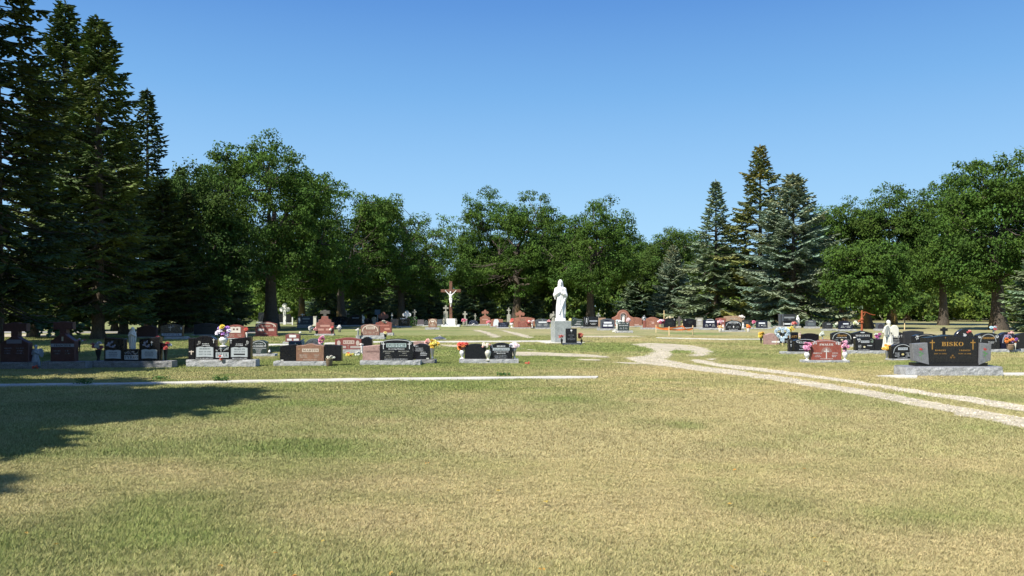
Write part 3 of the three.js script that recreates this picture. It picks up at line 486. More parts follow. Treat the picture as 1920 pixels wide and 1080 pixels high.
// front row, left to right
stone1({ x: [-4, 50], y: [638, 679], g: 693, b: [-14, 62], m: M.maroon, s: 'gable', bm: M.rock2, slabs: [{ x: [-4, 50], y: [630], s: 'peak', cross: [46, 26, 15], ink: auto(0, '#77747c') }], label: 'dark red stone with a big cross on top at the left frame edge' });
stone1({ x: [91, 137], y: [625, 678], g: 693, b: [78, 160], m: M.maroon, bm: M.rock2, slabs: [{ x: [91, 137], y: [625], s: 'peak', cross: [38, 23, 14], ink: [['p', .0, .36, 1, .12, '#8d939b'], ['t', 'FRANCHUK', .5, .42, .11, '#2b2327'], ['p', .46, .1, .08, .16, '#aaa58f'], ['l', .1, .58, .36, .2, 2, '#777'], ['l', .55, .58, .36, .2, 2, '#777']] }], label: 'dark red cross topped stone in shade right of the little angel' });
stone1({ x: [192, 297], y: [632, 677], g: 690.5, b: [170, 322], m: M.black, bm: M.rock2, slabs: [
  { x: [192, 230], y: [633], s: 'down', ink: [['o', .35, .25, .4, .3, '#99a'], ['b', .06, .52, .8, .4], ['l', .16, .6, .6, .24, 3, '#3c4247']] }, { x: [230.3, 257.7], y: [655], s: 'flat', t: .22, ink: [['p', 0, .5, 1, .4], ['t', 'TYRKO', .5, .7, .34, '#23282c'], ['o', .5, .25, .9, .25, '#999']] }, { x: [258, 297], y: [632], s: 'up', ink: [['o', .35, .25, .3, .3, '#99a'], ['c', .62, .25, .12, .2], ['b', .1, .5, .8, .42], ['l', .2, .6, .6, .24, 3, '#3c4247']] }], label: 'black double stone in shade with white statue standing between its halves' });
stone1({ x: [349, 468], y: [632, 674.5], g: 689, b: [349, 479], m: M.black, slabs: [
  { x: [350, 362], y: [634], s: 'flat', t: .16, ink: [['c', .5, .68, .8, .2, CR]] }, { x: [362.5, 402], y: [629.5], s: 'arch', ink: [['o', .2, .3, .16, .16, '#8f8f8a'], ['l', .25, .3, .6, .14, 2], ['c', .93, .2, .12, .2], ['b', .06, .45, .86, .46], ['t', 'HERBERT', .5, .55, .10, '#2a2f33'], ['t', 'MAY 10 1943', .5, .67, .085, '#2a2f33'], ['t', 'SEPT 20 1990', .5, .79, .085, '#2a2f33'], ['l', .03, .93, .9, .06, 1]] },
  { x: [402.3, 427.7], y: [650], s: 'flat', t: .23, ink: [['o', .5, .18, .95, .3, '#a5aaab'], ['p', 0, .44, 1, .42], ['t', 'SOLUK', .5, .66, .36, '#25292c', 'bold serif', .86]] },
  { x: [428, 468], y: [632], s: 'up', ink: [['c', .06, .18, .1, .2], ['o', .85, .26, .14, .2, '#a9aaa6'], ['l', .2, .27, .55, .14, 2], ['b', .06, .44, .82, .46], ['t', 'MARILYN', .48, .55, .10, '#2a2f33'], ['t', 'NOV 20 1950', .48, .66, .085, '#2a2f33'], ['p', .2, .74, .55, .07, '#191c1f'], ['l', .1, .93, .8, .06, 1]] }], label: 'wide black stone with book panels and white urn at its centre' });
stone1({ x: [469, 499], y: [638, 663.5], g: 669.5, b: [467, 515], m: M.green, s: 'arch', ink: [['a', .5, .03, .9, .4, .03], ['t', 'VICTORIA', .5, .24, .13], ['t', 'YUSISHEN', .5, .43, .19, WH, 'bold serif', .9], ['p', .02, .58, .96, .03, WH], ['l', .25, .66, .5, .3, 3]], label: 'small dark green stone right behind the wide black urn stone' });
stone1({ x: [523, 639], y: [645, 677.5], g: 687, b: [513, 612], m: M.black, slabs: [
  { x: [523, 554], y: [646], s: 'up', ink: [['p', .03, .92, .18, .08, '#b9b9b0']] }, { x: [554.3, 606.7], y: [644.5], s: 'cath', m: M.brown, t: .24, ink: [['p', .2, .27, .62, .2, CR], ['t', 'MARTIN', .51, .375, .16, '#4a2f22', 'bold serif', .58], ['o', .1, .25, .1, .4, '#9c7a5c'], ['o', .9, .25, .1, .4, '#9c7a5c'], ['t', 'MICHAEL', .25, .66, .1, CR], ['t', '1926 - 1998', .25, .77, .085, CR], ['t', 'OLGA', .74, .66, .1, CR], ['t', '1927 -', .74, .77, .085, CR], ['t', 'REST IN PEACE', .5, .94, .075, CR, 'bold serif', .55]] }, { x: [607, 639], y: [646.5], s: 'down' }], label: 'brown headstone flanked by two plain black stones' });
stone1({ x: [679, 788], y: [636, 676], g: 686, b: [675, 788], m: M.black, slabs: [
  { x: [679, 711.7], y: [647], s: 'up', m: M.pink, t: .22, ink: [['t', 'LADYNOVICH', .56, .42, .16, '#6a4a44', 'bold serif', .8]] },
  { x: [712, 773], y: [635.5], s: 'shoulder', t: .24, ink: [['a', .5, .02, .96, .18, .025], ['c', .085, .3, .11, .34], ['c', .92, .3, .11, .34], ['p', .18, .19, .64, .19, '#a9bab8'], ['t', 'DUDYCH', .5, .29, .19, '#0d1113', 'bold serif', .6], ['t', 'In Loving Memory', .5, .46, .085, WH, 'italic bold serif'], ['t', 'JOHN JACOB', .25, .58, .085, '#a8a8a0'], ['t', 'JOHNNY', .22, .67, .06, '#a8a8a0'], ['t', 'MICHALINA', .74, .58, .085, '#a8a8a0'], ['t', 'EMILY', .76, .67, .06, '#a8a8a0'], ['l', .1, .74, .32, .16, 2, '#7c7c74'], ['l', .58, .74, .32, .08, 1, '#7c7c74'], ['l', .03, .93, .92, .055, 1]] }], label: 'black headstone with silver name panel joined to a plain pink stone' });
stone1({ x: [772, 806], y: [644.5, 674], g: 683, b: [779, 817], m: M.black, s: 'serp', bm: M.rock2, ink: [['l', .05, .1, .34, .1, 1], ['l', .05, .24, .7, .26, 4], ['l', .45, .5, .4, .3, 3], ['p', .8, .92, .15, .08, '#b9b9b0']], label: 'black stone half shaded behind the silver panel stone' });
stone1({ x: [872, 961], y: [643.5, 673.5], g: 682.5, b: [861, 972], m: M.black, slabs: [{ x: [871, 911], y: [645], s: 'arch', t: .18 }, { x: [918, 961], y: [643], s: 'serp', ink: [['o', .07, .18, .1, .2, '#a7adb5'], ['o', .93, .18, .1, .2, '#a7adb5'], ['t', 'MARGE', .5, .2, .15], ['p', .12, .3, .76, .17, '#b9c2c4'], ['t', 'NAZAREWICH', .5, .39, .15, '#1a2024', 'bold serif', .7], ['l', .18, .51, .66, .2, 2], ['l', .12, .74, .76, .25, 4, '#8a8e92']] }], label: 'pair of black stones on one base with three flower vases' });
stone1({ x: [1741, 1844], y: [629, 689], g: 705.5, b: [1699, 1881], m: M.black, t: .3, bd: .62, slabs: [
  { x: [1743, 1843], y: [628.5, 682], s: 'taper', t: .3, ink: [['t', 'BISKO', .5, .31, .215, GD, 'bold serif', .44], ['c', .1, .33, .1, .36, '#9a7434'], ['c', .9, .33, .1, .36, '#9a7434'], ['c', .36, .08, .03, .08, '#9a7434'], ['t', 'ROBERT', .26, .54, .075, GD, 'bold serif', .22], ['t', 'DEC 11 1935', .26, .66, .055, GD, 'bold serif', .25], ['t', 'FRANCES', .74, .54, .075, GD, 'bold serif', .22], ['t', 'SEPT 14 1938', .74, .66, .055, GD, 'bold serif', .25], ['d', .47, .8, .045, .075, '#6b5022'], ['d', .53, .8, .045, .075, '#5c431c'], ['d', .5, .73, .04, .07, '#7a5b28'], ['d', .5, .79, .02, .03, '#14110b']] },
  { x: [1722, 1859], y: [681.5, 689], s: 'flat', t: .34 }], label: 'large black monument with gold lettering and grey side wings' });
{
  const o = scene.children[scene.children.length - 1], k = far(705.5) / F, b0 = Y(689, far(705.5)), px = (c) => (c - 1790) * k, py = (r) => b0 + (689 - r) * k;
  o.children[0].material = M.rock;
  part('base_top', box(180 * k, .075, .6, .02).translate(0, b0 - .055, 0), stone([.2, .205, .215], .55), o);
  for (const [s, pts, cx] of [[1, [[1714.5, 645], [1743.5, 643], [1746.5, 684.5], [1717, 677]], 1731], [-1, [[1842.5, 643], [1864, 645], [1862.5, 676], [1841, 684.5]], 1852]]) {
    const q = pts.map(([x, y]) => new THREE.Vector2(px(x), py(y))); if (THREE.ShapeUtils.area(q) < 0) q.reverse();
    const w = part('wing', extr(new THREE.Shape(q), .16, .008).translate(0, 0, .13), stone([.17, .175, .18], .5), o, 'grey granite wing with an engraved red rose');
    part('rose_engraving', face(.16, .34, 260, ink([['d', .5, .16, .5, .14, '#a3332c'], ['d', .38, .1, .3, .1, '#b8453d'], ['s', [[.5, .2], [.48, .5], [.6, .95]], '#6d8a5c', 2.5], ['d', .35, .36, .4, .09, '#4f8a4a'], ['d', .66, .46, .4, .09, '#4f8a4a'], ['d', .36, .58, .34, .08, '#569052']], 3)).translate(px(cx), py(678), .213), inkM, w);
  }
}
// right hand group
stone1({ x: [1480, 1532], y: [635, 659.5], g: 664, b: [1467, 1540], m: M.black, yaw: .12, s: 'arch', slabs: [{ x: [1480, 1487], y: [636], s: 'flat', t: .16, ink: [['c', .5, .5, .5, .25], ['l', .2, .1, .6, .2, 2]] }, { x: [1490, 1532], y: [635], s: 'arch', t: .22, ink: [['a', .5, .04, .9, .2, .03], ['o', .12, .2, .1, .2], ['t', 'KLIM', .36, .28, .2, WH, 'bold serif', .38], ['l', .2, .5, .4, .2, 2], ['l', .1, .78, .7, .14, 1]] }], label: 'black stone with white lettering behind the pink flowers of the red stone' });
stone1({ x: [1523, 1580], y: [637, 675.5], g: 681, b: [1507, 1593], m: stone([.29, .082, .058], .3), s: 'serp', ink: [['o', .1, .15, .14, .18], ['o', .9, .15, .14, .18], ['a', .5, .03, .6, .07, .02], ['t', 'SWALUK', .5, .23, .145, '#e0dcd4', 'bold serif', .48], ...Array.from({ length: 13 }, (_, i) => { const a = Math.PI * (i + .5) / 13; return ['s', [[.5 + Math.cos(a) * .06, .62 - Math.sin(a) * .1], [.5 + Math.cos(a) * .19, .62 - Math.sin(a) * .28]], '#c9c3bb', 2]; }), ['c', .5, .68, .16, .5, '#cfcac4'], ['t', 'MARCELLA', .2, .66, .085, '#e0dcd4', 'bold serif', .3], ['l', .06, .74, .3, .14, 2], ['t', 'STEVE', .8, .66, .085, '#e0dcd4', 'bold serif', .2], ['l', .64, .74, .3, .14, 2], ['t', 'TOGETHER FOREVER', .5, .95, .06, '#d9cfc4', 'bold serif', .45]], label: 'red headstone with white urns of pink flowers on both sides' });
stone1({ x: [1435, 1461], y: [624, 646], g: 647, m: M.pink, s: 'slope', t: .25, slabs: [{ x: [1435, 1462], y: [624], s: 'serp', t: .25, ink: [['p', .48, .66, .5, .14, '#e0e0dc']] }], label: 'rough pink stone left of the heart wreath' });
stone1({ x: [1460, 1498], y: [622, 644], g: 645, m: M.black, s: 'flat', ink: [['t', 'BLATT', .72, .36, .26, GD, 'italic bold serif', .45], ['l', .3, .7, .6, .22, 2]], label: 'black gold lettered stone behind the heart wreath' });
stone1({ x: [1505, 1537], y: [625, 640], g: 646, m: M.black, s: 'serp', b: [1503, 1540], label: 'plain black stone back behind the white lettered black stone' });
stone1({ x: [1561, 1599], y: [622, 646.5], g: 651, b: [1556, 1602], m: M.black, s: 'arch', ink: [['a', .5, .03, .94, .55, .04, '#bfc3bd'], ['t', 'Sharry', .5, .27, .24, GD, 'italic bold serif', .5], ['l', .08, .4, .84, .1, 1], ['d', .5, .62, .12, .12, '#cfc4a4'], ['l', .06, .56, .3, .2, 2, '#8c8f92'], ['l', .64, .56, .3, .3, 3, '#8c8f92']], label: 'black stone with arched white border and gold script name' });
stone1({ x: [1600, 1638], y: [620, 645], g: 651, b: [1600, 1638], m: M.black, s: 'gable', ink: [['d', .5, .12, .24, .1, '#b9bfc0'], ['t', 'WOLICKYJ', .5, .36, .2, WH, 'bold serif', .72], ['l', .2, .55, .6, .3, 2]], label: 'black gabled stone below the rusty hand pump' });
stone1({ x: [1606, 1660], y: [633, 657.5], g: 664, b: [1592, 1664], m: M.black, slabs: [{ x: [1606, 1642], y: [633], s: 'low', ink: [['o', .15, .2, .18, .24], ['o', .87, .25, .14, .3, '#8fa08f'], ['p', .27, .22, .46, .17, '#b7bcc0'], ['t', 'MURASH', .5, .305, .14, '#2a3036'], ['d', .46, .72, .12, .14, '#d3c9a0'], ['l', .08, .55, .28, .3, 3], ['l', .6, .55, .32, .14, 1], ['l', .1, .92, .7, .06, 1]] }, { x: [1642.4, 1660], y: [636], s: 'flat', t: .17 }], label: 'long low black double stone left of the white angel' });
stone1({ x: [1666, 1697], y: [622, 646], g: 650, b: [1664, 1699], m: M.dark, s: 'arch', ink: [['t', 'Eady', .5, .34, .3, WH, 'italic bold serif', .5], ['c', .86, .32, .1, .22], ['l', .3, .6, .5, .1, 1], ['l', .3, .78, .5, .1, 1]], label: 'dark stone with script name right behind the white angel' });
stone1({ x: [1698, 1734], y: [620, 646], g: 651, b: [1698, 1735], m: M.dark, s: 'low', label: 'plain dark stone back left of the stone with the gold script' });
stone1({ x: [1715, 1762], y: [626, 652], g: 656, b: [1713, 1764], m: M.black, s: 'arch', ink: [['a', .5, .05, .8, .4, .05, '#8a8a84'], ['o', .12, .25, .12, .25], ['o', .88, .25, .12, .25], ['t', 'Stanley', .45, .38, .16, GD, 'italic serif', .4]], label: 'black gold script stone partly hidden by the left wing of the monument' });
stone1({ x: [1673, 1716], y: [644.5, 673], g: 676.5, b: [1670, 1719], m: M.black, s: 'shoulder', yaw: .1, ink: [['a', .5, .03, .88, .6, .03], ['p', .27, .24, .46, .17, '#c2c7ca'], ['t', 'STYMAK', .5, .33, .15, '#2a2f3a', 'bold serif', .4], ['d', .5, .71, .13, .14, '#d6c484'], ['l', .1, .58, .3, .3, 4], ['l', .62, .58, .3, .3, 4], ['l', .15, .92, .7, .06, 1]], label: 'small black stone between the white angel and the big monument' });
stone1({ x: [1757, 1792], y: [627, 644], g: 656, b: [1755, 1794], m: M.black, s: 'gable', cross: undefined, slabs: [{ x: [1757, 1792], y: [627], s: 'gable', cross: [13, 14, 4.5], ink: [['o', .14, .2, .14, .25], ['o', .86, .2, .14, .25]] }], label: 'black stone with short cross showing above the big monument' });
stone1({ x: [1793, 1829], y: [617.5, 648], g: 651, b: [1791, 1831], m: M.black, s: 'round', ink: [['o', .5, .32, .22, .18]], label: 'black round topped stone showing above the right of the big monument' });
stone1({ x: [1834, 1877], y: [624, 655], g: 661.5, b: [1830, 1893], m: M.black, s: 'arch', ink: [['a', .5, .06, .7, .5, .05, '#8f9494'], ['o', .1, .22, .12, .2], ['o', .9, .22, .12, .2], ['t', 'Emmond', .5, .3, .2, GD, 'italic bold serif', .55], ['l', .45, .52, .4, .14, 2]], label: 'black stone with gold script right behind the right wing of the monument' });
stone1({ x: [1878, 1906], y: [623, 655], g: 661, b: [1894, 1912], m: M.navy, s: 'arch', ink: [['a', .5, .14, .7, .5, .06, '#9aa0b0'], ['o', .5, .2, .5, .2, '#a48fb0']], label: 'dark stone hung with orange flowers near the right frame edge' });
stone1({ x: [1908, 1955], y: [624, 654], g: 661, b: [1913, 1960], m: M.black, s: 'arch', label: 'plain black stone cut by the right frame edge' });
// second row, left
stone1({ x: [627, 698], y: [633, 655.5], g: 664, b: [636, 690], m: M.red, slabs: [{ x: [627, 677], y: [633], s: 'serp', m: stone([.23, .07, .06], .35), ink: [['p', .3, .22, .44, .32, '#c9b9ae'], ['t', 'KERUK', .52, .38, .3, '#6b2f2a', 'bold serif', .42], ['d', .13, .45, .14, .45, '#b9aca3'], ['d', .87, .45, .14, .45, '#b9aca3'], ['p', .02, .7, .4, .2, '#a79d97'], ['p', .58, .7, .4, .2, '#a79d97'], ['c', .5, .75, .08, .35, '#a08a82']] }, { x: [677.5, 697], y: [632], s: 'serp', m: M.black, t: .26 }], label: 'red stone with white name panel above the red and yellow ground flowers' });
stone1({ x: [534, 561], y: [626, 641], g: 645, b: [530, 563], m: stone([.2, .07, .06], .4), s: 'arch', ink: [['p', .26, .1, .5, .35, '#d9d9d6'], ['p', .1, .6, .35, .26, '#c9c9c6'], ['p', .58, .6, .38, .26, '#c9c9c6']], label: 'small red stone with white panels left of the dark wreath' });
stone1({ x: [540, 566], y: [639, 650], g: 651, m: M.slate, s: 'down', t: .4, ink: [['d', .5, .4, .1, .4, '#cfcdb8']], label: 'low slate marker just behind the plain black stone' });
stone1({ x: [570, 602], y: [634, 652], g: 653, m: M.slate, s: 'round', t: .25, ink: [['a', .5, .12, .7, .8, .08, '#5c6468'], ['o', .5, .4, .6, .4, '#454c50']], label: 'round topped slate stone just above the brown headstone' });
stone1({ x: [423, 458], y: [609, 634], g: 636.5, b: [421, 460], m: M.red, s: 'serp', ink: [['b', .2, .12, .6, .5, '#cfc6ba'], ['p', .26, .44, .5, .14, '#d9d2c8'], ['p', .36, .26, .1, .14, '#54342c'], ['p', .55, .26, .1, .14, '#54342c'], ['l', .1, .72, .35, .2, 2, CR], ['l', .56, .72, .36, .2, 2, CR]], label: 'red stone with a carved white book beside red flowers in a white vase' });
stone1({ x: [478, 518], y: [603.5, 629], g: 631.5, b: [475, 521], m: stone([.24, .075, .06], .4), s: 'serp', bm: M.red, ink: [['a', .5, .06, .92, .3, .07, CR], ['t', 'BLANCHARD', .5, .3, .15, CR, 'bold serif', .42], ['c', .12, .25, .12, .25, CR], ['c', .88, .25, .12, .25, CR], ['p', .1, .5, .3, .18, '#d6d0c8'], ['p', .62, .5, .28, .18, '#bda79c'], ['l', .38, .82, .25, .1, 1, CR]], label: 'lone wide red stone in the sun beside the broad oak shade' });
stone1({ x: [676, 711], y: [608, 629], g: 637, b: [667, 721], m: stone([.25, .135, .10], .5), s: 'arch', ink: [['a', .5, .06, .86, .6, .09, CR], ['p', .27, .2, .5, .24, CR], ['t', 'BINDA', .52, .32, .2, '#6b4338', 'bold serif', .4], ['o', .2, .75, .3, .35, '#a5897a'], ['o', .8, .75, .3, .35, '#a5897a'], ['l', .38, .64, .25, .2, 2, CR]], label: 'brown stone with arched border on a pale base near the lawn centre' });
stone1({ x: [704, 734], y: [602, 624], g: 629, b: [700, 737], m: M.red, s: 'serp', ink: [['p', .16, .3, .7, .14, '#a5695c'], ['p', .05, .58, .2, .18, '#b98476'], ['p', .55, .58, .36, .18, '#b98476']], label: 'red stone with a flower topper behind the arched border stone' });
stone1({ x: [592, 625], y: [593, 626], g: 629.5, b: [590, 626], m: stone([.26, .095, .075], .5), s: 'steps', slabs: [{ x: [592, 625], y: [593], s: 'steps', cross: [18, 12, 6, 0, M.bark0], ink: [['p', .22, .48, .58, .12, '#b98d80'], ['p', .08, .7, .36, .12, '#b98d80'], ['p', .56, .7, .36, .12, '#b98d80']] }], label: 'stepped red stone with cross top between two white flower pots' });
stone1({ x: [562, 584], y: [593, 608.5], g: 615, b: [557, 583], m: M.slate, s: 'flat', slabs: [{ x: [558, 586], y: [593], s: 'flat', cross: [7, 5, 1.6, 0, M.white], cx: -6, ink: [['p', .3, .18, .5, .2, '#aab0b2'], ['d', .08, .5, .14, .7, '#d8dce0'], ['l', .3, .55, .5, .2, 2]] }], label: 'slate stone with small white cross on top beside the white pillar' });
const dk = (x, y, g, s, label, ops, m = M.black) => stone1({ x, y: [y, g - 2.5], g, b: [x[0] - 3, x[1] + 3], m, s, ink: ops, label });
dk([594, 606], 596, 611, 'flat', 'little black stone just right of the white pillar', auto(1, '#777d84'));
dk([622, 655], 593, 612, 'serp', 'dark stone under the iron crosses right of the stepped red stone', auto(4, '#4a4d52'));
dk([655, 678], 590, 612, 'serp', 'black stone with one bright name line left of the lichened sun patched oak trunk', [['t', 'NELSON', .5, .3, .2, '#aeb6c4', 'bold serif', .6]]);
dk([678, 698], 597, 611, 'bell', 'black bell shaped stone with a white angel at its left', undefined);
dk([697, 705], 594, 610, 'round', 'narrow pale old stone next to the black bell shaped stone', undefined, M.old);
dk([702, 722], 592, 608, 'bell', 'dark stone with white wings below the blue sign', undefined);
dk([722, 735], 588, 606, 'round', 'dark arched stone behind the red star cross', auto(2, '#a09a8c'));
dk([732, 746], 598, 613, 'flat', 'tan brown stone with a thin white cross standing behind it', auto(3, '#c0a08a'), M.tan);
dk([747, 768], 595.5, 614, 'flat', 'glossy black square stone in front of the white stone cross', [['p', .14, .06, .6, .1, '#9aa0aa'], ['o', .5, .5, .5, .3, '#77706a']]);
dk([782, 795], 599.5, 611, 'flat', 'low purple grey stone right of the small green shrub', undefined, stone([.12, .10, .11], .5));
dk([795, 803], 600, 612, 'round', 'narrow dark stone left of the brown panelled stone', auto(2, '#8a9094'));
stone1({ x: [803, 819], y: [597.5, 614], g: 618, b: [797, 824], m: M.brown, s: 'low', ink: [['a', .5, .06, .86, .5, .09, CR], ['p', .3, .2, .4, .2, '#d9cdc0'], ['c', .5, .6, .2, .25, CR], ['l', .1, .6, .8, .3, 2, CR]], label: 'brown stone with white panel just left of the crucifix plinth' });
dk([818, 829], 598.5, 611, 'up', 'light blue grey stone touching the crucifix plinth on its left', auto(4, '#7c8890'), M.slate);
dk([878, 897], 600, 611, 'round', 'dark round topped stone right of the old stone cross', auto(2, '#75819a'), M.navy);
stone1({ x: [900, 918], y: [587, 608], g: 610.5, b: [898, 920], m: M.brick, s: 'bell', slabs: [{ x: [900, 919], y: [591, 608], s: 'peak', cross: [8, 8, 3, 1], ink: [['p', .2, .4, .6, .1, '#c09a8a']] }], label: 'brick red peaked stone with small cross left of the white arch panel' });
stone1({ x: [920, 943], y: [598, 612], g: 613.5, b: [918, 945], m: M.brick, s: 'low', ink: [['a', .45, .06, .34, .9, .3, '#d5dadc'], ['p', .32, .2, .26, .7, '#d5dadc']], label: 'red stone with a pale arched panel at its centre' });
dk([934, 952], 604.5, 616, 'flat', 'low navy stone in front of the pale arch panel stone', auto(4, '#7c8ca8'), M.navy);
stone1({ x: [963, 1003], y: [594, 614], g: 616, b: [960, 1004], m: M.brick, s: 'arch', slabs: [{ x: [963, 1003], y: [594.5], s: 'arch', cross: [11, 9, 4, 1], cx: -8, ink: [['o', .42, .25, .25, .2, '#8f7363'], ['l', .2, .55, .4, .3, 2, '#b58474']] }, { x: [971, 990], y: [603], s: 'flat', t: .3, m: M.red, ink: auto(2, '#b58474') }], label: 'wide brick red stone with cross left of the slate stone' });
stone1({ x: [1004, 1031], y: [598, 614.5], g: 617, b: [1003, 1034], m: M.slate, s: 'arch', ink: [['p', .2, .28, .6, .16, '#d6dadd'], ['s', [[.45, .05], [.5, .2]], WH, 2], ['l', .1, .55, .35, .3, 3], ['l', .56, .55, .35, .3, 3]], label: 'slate stone with white name panel left of the statue pedestal' });
// second row, right of the statue
dk([1072, 1094], 595, 614, 'slope', 'dark stone with white swirl right of the robed statue', [['s', [[.08, .4], [.2, .15], [.4, .2], [.95, .22]], '#aab4b4', 2], ['l', .4, .38, .5, .16, 1], ['l', .2, .6, .7, .3, 2]], M.green);
stone1({ x: [1094, 1122], y: [594, 612.5], g: 616, b: [1089, 1124], m: M.black, s: 'flat', bm: M.rock2, ink: [['s', [[.06, .05], [.14, .75], [.26, .75], [.34, .05]], '#b0b4ba', 2], ['p', .18, .1, .06, .5, '#b9bdc2'], ['p', .4, .34, .56, .15, '#9aa0aa'], ['l', .4, .62, .56, .22, 2]], label: 'wide black stone with white outlined tall panel' });
dk([1121, 1136], 596, 615, 'flat', 'tan stone hidden behind the navy arched stone', auto(3, '#c0b090'), M.tan);
stone1({ x: [1126, 1153], y: [597.5, 616], g: 619.5, b: [1120, 1161], m: M.slate, s: 'arch', ink: [['d', .5, .78, .82, 1.36, '#0e1030'], ['p', .22, .3, .58, .2, '#d5d8de'], ['p', .18, .6, .32, .2, '#d5d8de'], ['p', .54, .6, .32, .2, '#d5d8de']], label: 'navy arched stone with three white panels' });
stone1({ x: [1159, 1180], y: [604, 620], g: 624, b: [1154, 1187], m: M.green, s: 'low', ink: [['o', .12, .14, .18, .16], ['o', .88, .14, .18, .16], ['l', .3, .1, .4, .12, 1], ['t', 'KWIATKOWSKI', .5, .4, .18, WH, 'bold serif', .86], ['c', .5, .74, .1, .3], ['l', .1, .64, .3, .22, 2], ['l', .6, .64, .3, .22, 2]], label: 'small dark green stone standing before the brick niche shrine' });
dk([1182, 1204], 595, 613, 'serp', 'red stone touching the right side of the brick niche shrine', [['p', .02, .15, .26, .7, '#a5695c'], ['l', .35, .3, .5, .3, 2, '#b98476'], ['p', .15, .85, .6, .1, '#c0a398']], M.brick);
stone1({ x: [1208, 1236], y: [594.5, 614.5], g: 617.5, b: [1202, 1240], m: M.brick, s: 'serp', slabs: [{ x: [1206, 1211], y: [601], s: 'flat', t: .3, m: M.red }, { x: [1212, 1236], y: [594.5], s: 'serp', ink: [['l', .2, .35, .55, .2, 1, '#d0a498'], ['p', .42, .52, .2, .08, '#d9c0b4'], ['l', .2, .66, .55, .2, 2, '#c09084']] }], label: 'red stone with worn lettering left of the pink flowers and stakes' });
dk([1245, 1268], 597, 616.5, 'low', 'dark stone behind the left stretch of orange tape', [['o', .86, .1, .12, .14], ['l', .3, .4, .4, .2, 2, '#3e4a44']], M.black);
stone1({ x: [1270, 1279], y: [592, 614], g: 617, b: [1266, 1283], m: M.dark, s: 'flat', slabs: [{ x: [1272.5, 1276.5], y: [611], s: 'flat', cross: [10, 18, 4, 0, M.bark0] }], label: 'small dark upright cross between the two dark taped stones' });
dk([1281, 1306], 597, 616.5, 'serp', 'black stone behind the right stretch of orange tape', [['o', .16, .14, .12, .14], ['l', .3, .3, .5, .3, 3, '#3e4a44']], M.black);
dk([1305, 1319], 596, 616, 'flat', 'pale tan stone with white flowers right of the taped stones', [['p', .2, .16, .6, .12, '#ddd'], ['l', .1, .4, .8, .4, 3, '#eee']], M.old);
stone1({ x: [1319, 1345], y: [598, 615], g: 618.5, b: [1312, 1346], m: M.navy, s: 'serp', ink: [['a', .5, .02, .5, .12, .05], ['p', .18, .22, .64, .2, '#d8dae2'], ['d', .5, .66, .1, .1, '#ddd'], ['l', .1, .56, .28, .3, 3], ['l', .62, .56, .28, .3, 3]], label: 'navy stone with one white name panel left of the black white bordered stone' });
dk([1343, 1362], 596, 617, 'low', 'red stone behind the pink flowers next to the navy stone', [['p', .1, .25, .7, .16, '#d8d0cc']], M.red);
dk([1358, 1396], 592, 612, 'low', 'wide tan brown stone rising behind the white bordered black stone', [['l', .2, .2, .6, .2, 1, CR]], M.tan);
stone1({ x: [1361, 1391], y: [601, 619.5], g: 622, b: [1353, 1398], m: M.black, s: 'shoulder', ink: [['a', .5, .05, .92, .5, .06, '#9aa2a6'], ['t', 'ARTYMIW', .5, .22, .2, WH, 'bold serif', .62], ['l', .25, .38, .5, .08, 1, '#8b9090'], ['d', .5, .64, .08, .22, '#d8d8d8'], ['l', .08, .54, .32, .24, 2, '#8b9090'], ['l', .62, .54, .32, .24, 2, '#8b9090'], ['l', .1, .86, .8, .1, 1]], label: 'black stone with grey border between two small white statues' });
dk([1393, 1408], 600, 616, 'flat', 'dark grey stone right of the small white statue', auto(4, '#8b9498'), M.dark);
stone1({ x: [1419, 1440], y: [601, 615], g: 617, b: [1408, 1447], m: M.navy, s: 'low', ink: [['p', .18, .24, .6, .2, '#dfe2e8'], ['d', .48, .66, .12, .14, '#ddd'], ['l', .08, .52, .3, .3, 2], ['l', .6, .52, .3, .3, 2]], label: 'navy stone beside pink flowers below the dark spruce' });
dk([1439, 1446], 603, 616, 'round', 'tiny pale stone right of the navy stone with pink flowers', undefined, M.old);
stone1({ x: [1461, 1493], y: [589, 611.5], g: 615.5, b: [1452, 1502], m: M.dark, s: 'flat', bm: M.pale, slabs: [{ x: [1461.5, 1464.5], y: [588.5], s: 'flat', t: .3, m: M.slate }, { x: [1466, 1470], y: [589], s: 'flat', t: .3, m: M.slate }, { x: [1470.3, 1493], y: [589.5], s: 'flat', t: .2, ink: [['p', -.1, .18, 1, .14, '#858b90'], ['o', .5, .38, .2, .14, '#8f9294']] }], label: 'tall dark monument with twin grey posts beside the white statue' });
stone1({ x: [1469, 1485], y: [601, 612], g: 617, b: [1467, 1487], m: M.black, s: 'arch', ink: [['p', .14, .45, .72, .25, '#d8dadc'], ['p', 0, .35, .08, .5, '#ccc'], ['p', .92, .35, .08, .5, '#ccc']], label: 'small black stone in front of the twin post monument' });
const row = (x, y, g, s, m, ops, label) => stone1({ x, y: [y, g - 3.5], g, b: [x[0] - 2, x[1] + 6], m, s, ink: ops, label });
row([1512, 1531], 600, 616, 'serp', M.slate, [['l', .2, .15, .6, .15, 1], ['p', .15, .45, .7, .35, '#5f6a6e']], 'slate stone standing alone at the lawn edge below the blue spruce');
row([1544, 1562], 604, 620, 'serp', M.dark, [['p', .38, .2, .42, .17, '#9aa0a2'], ['l', .15, .5, .7, .35, 2, '#565a5c']], 'dark stone with grey name panel right of the lone slate stone');
row([1574, 1600], 602, 621, 'low', M.navy, [['p', .28, .24, .42, .16, '#d2d8de'], ['l', .1, .55, .34, .3, 2], ['l', .56, .55, .34, .3, 2], ['c', .5, .66, .06, .2], ['o', .9, .36, .12, .4, '#b9b9a0']], 'navy stone with white flowers on both sides left of the pump');
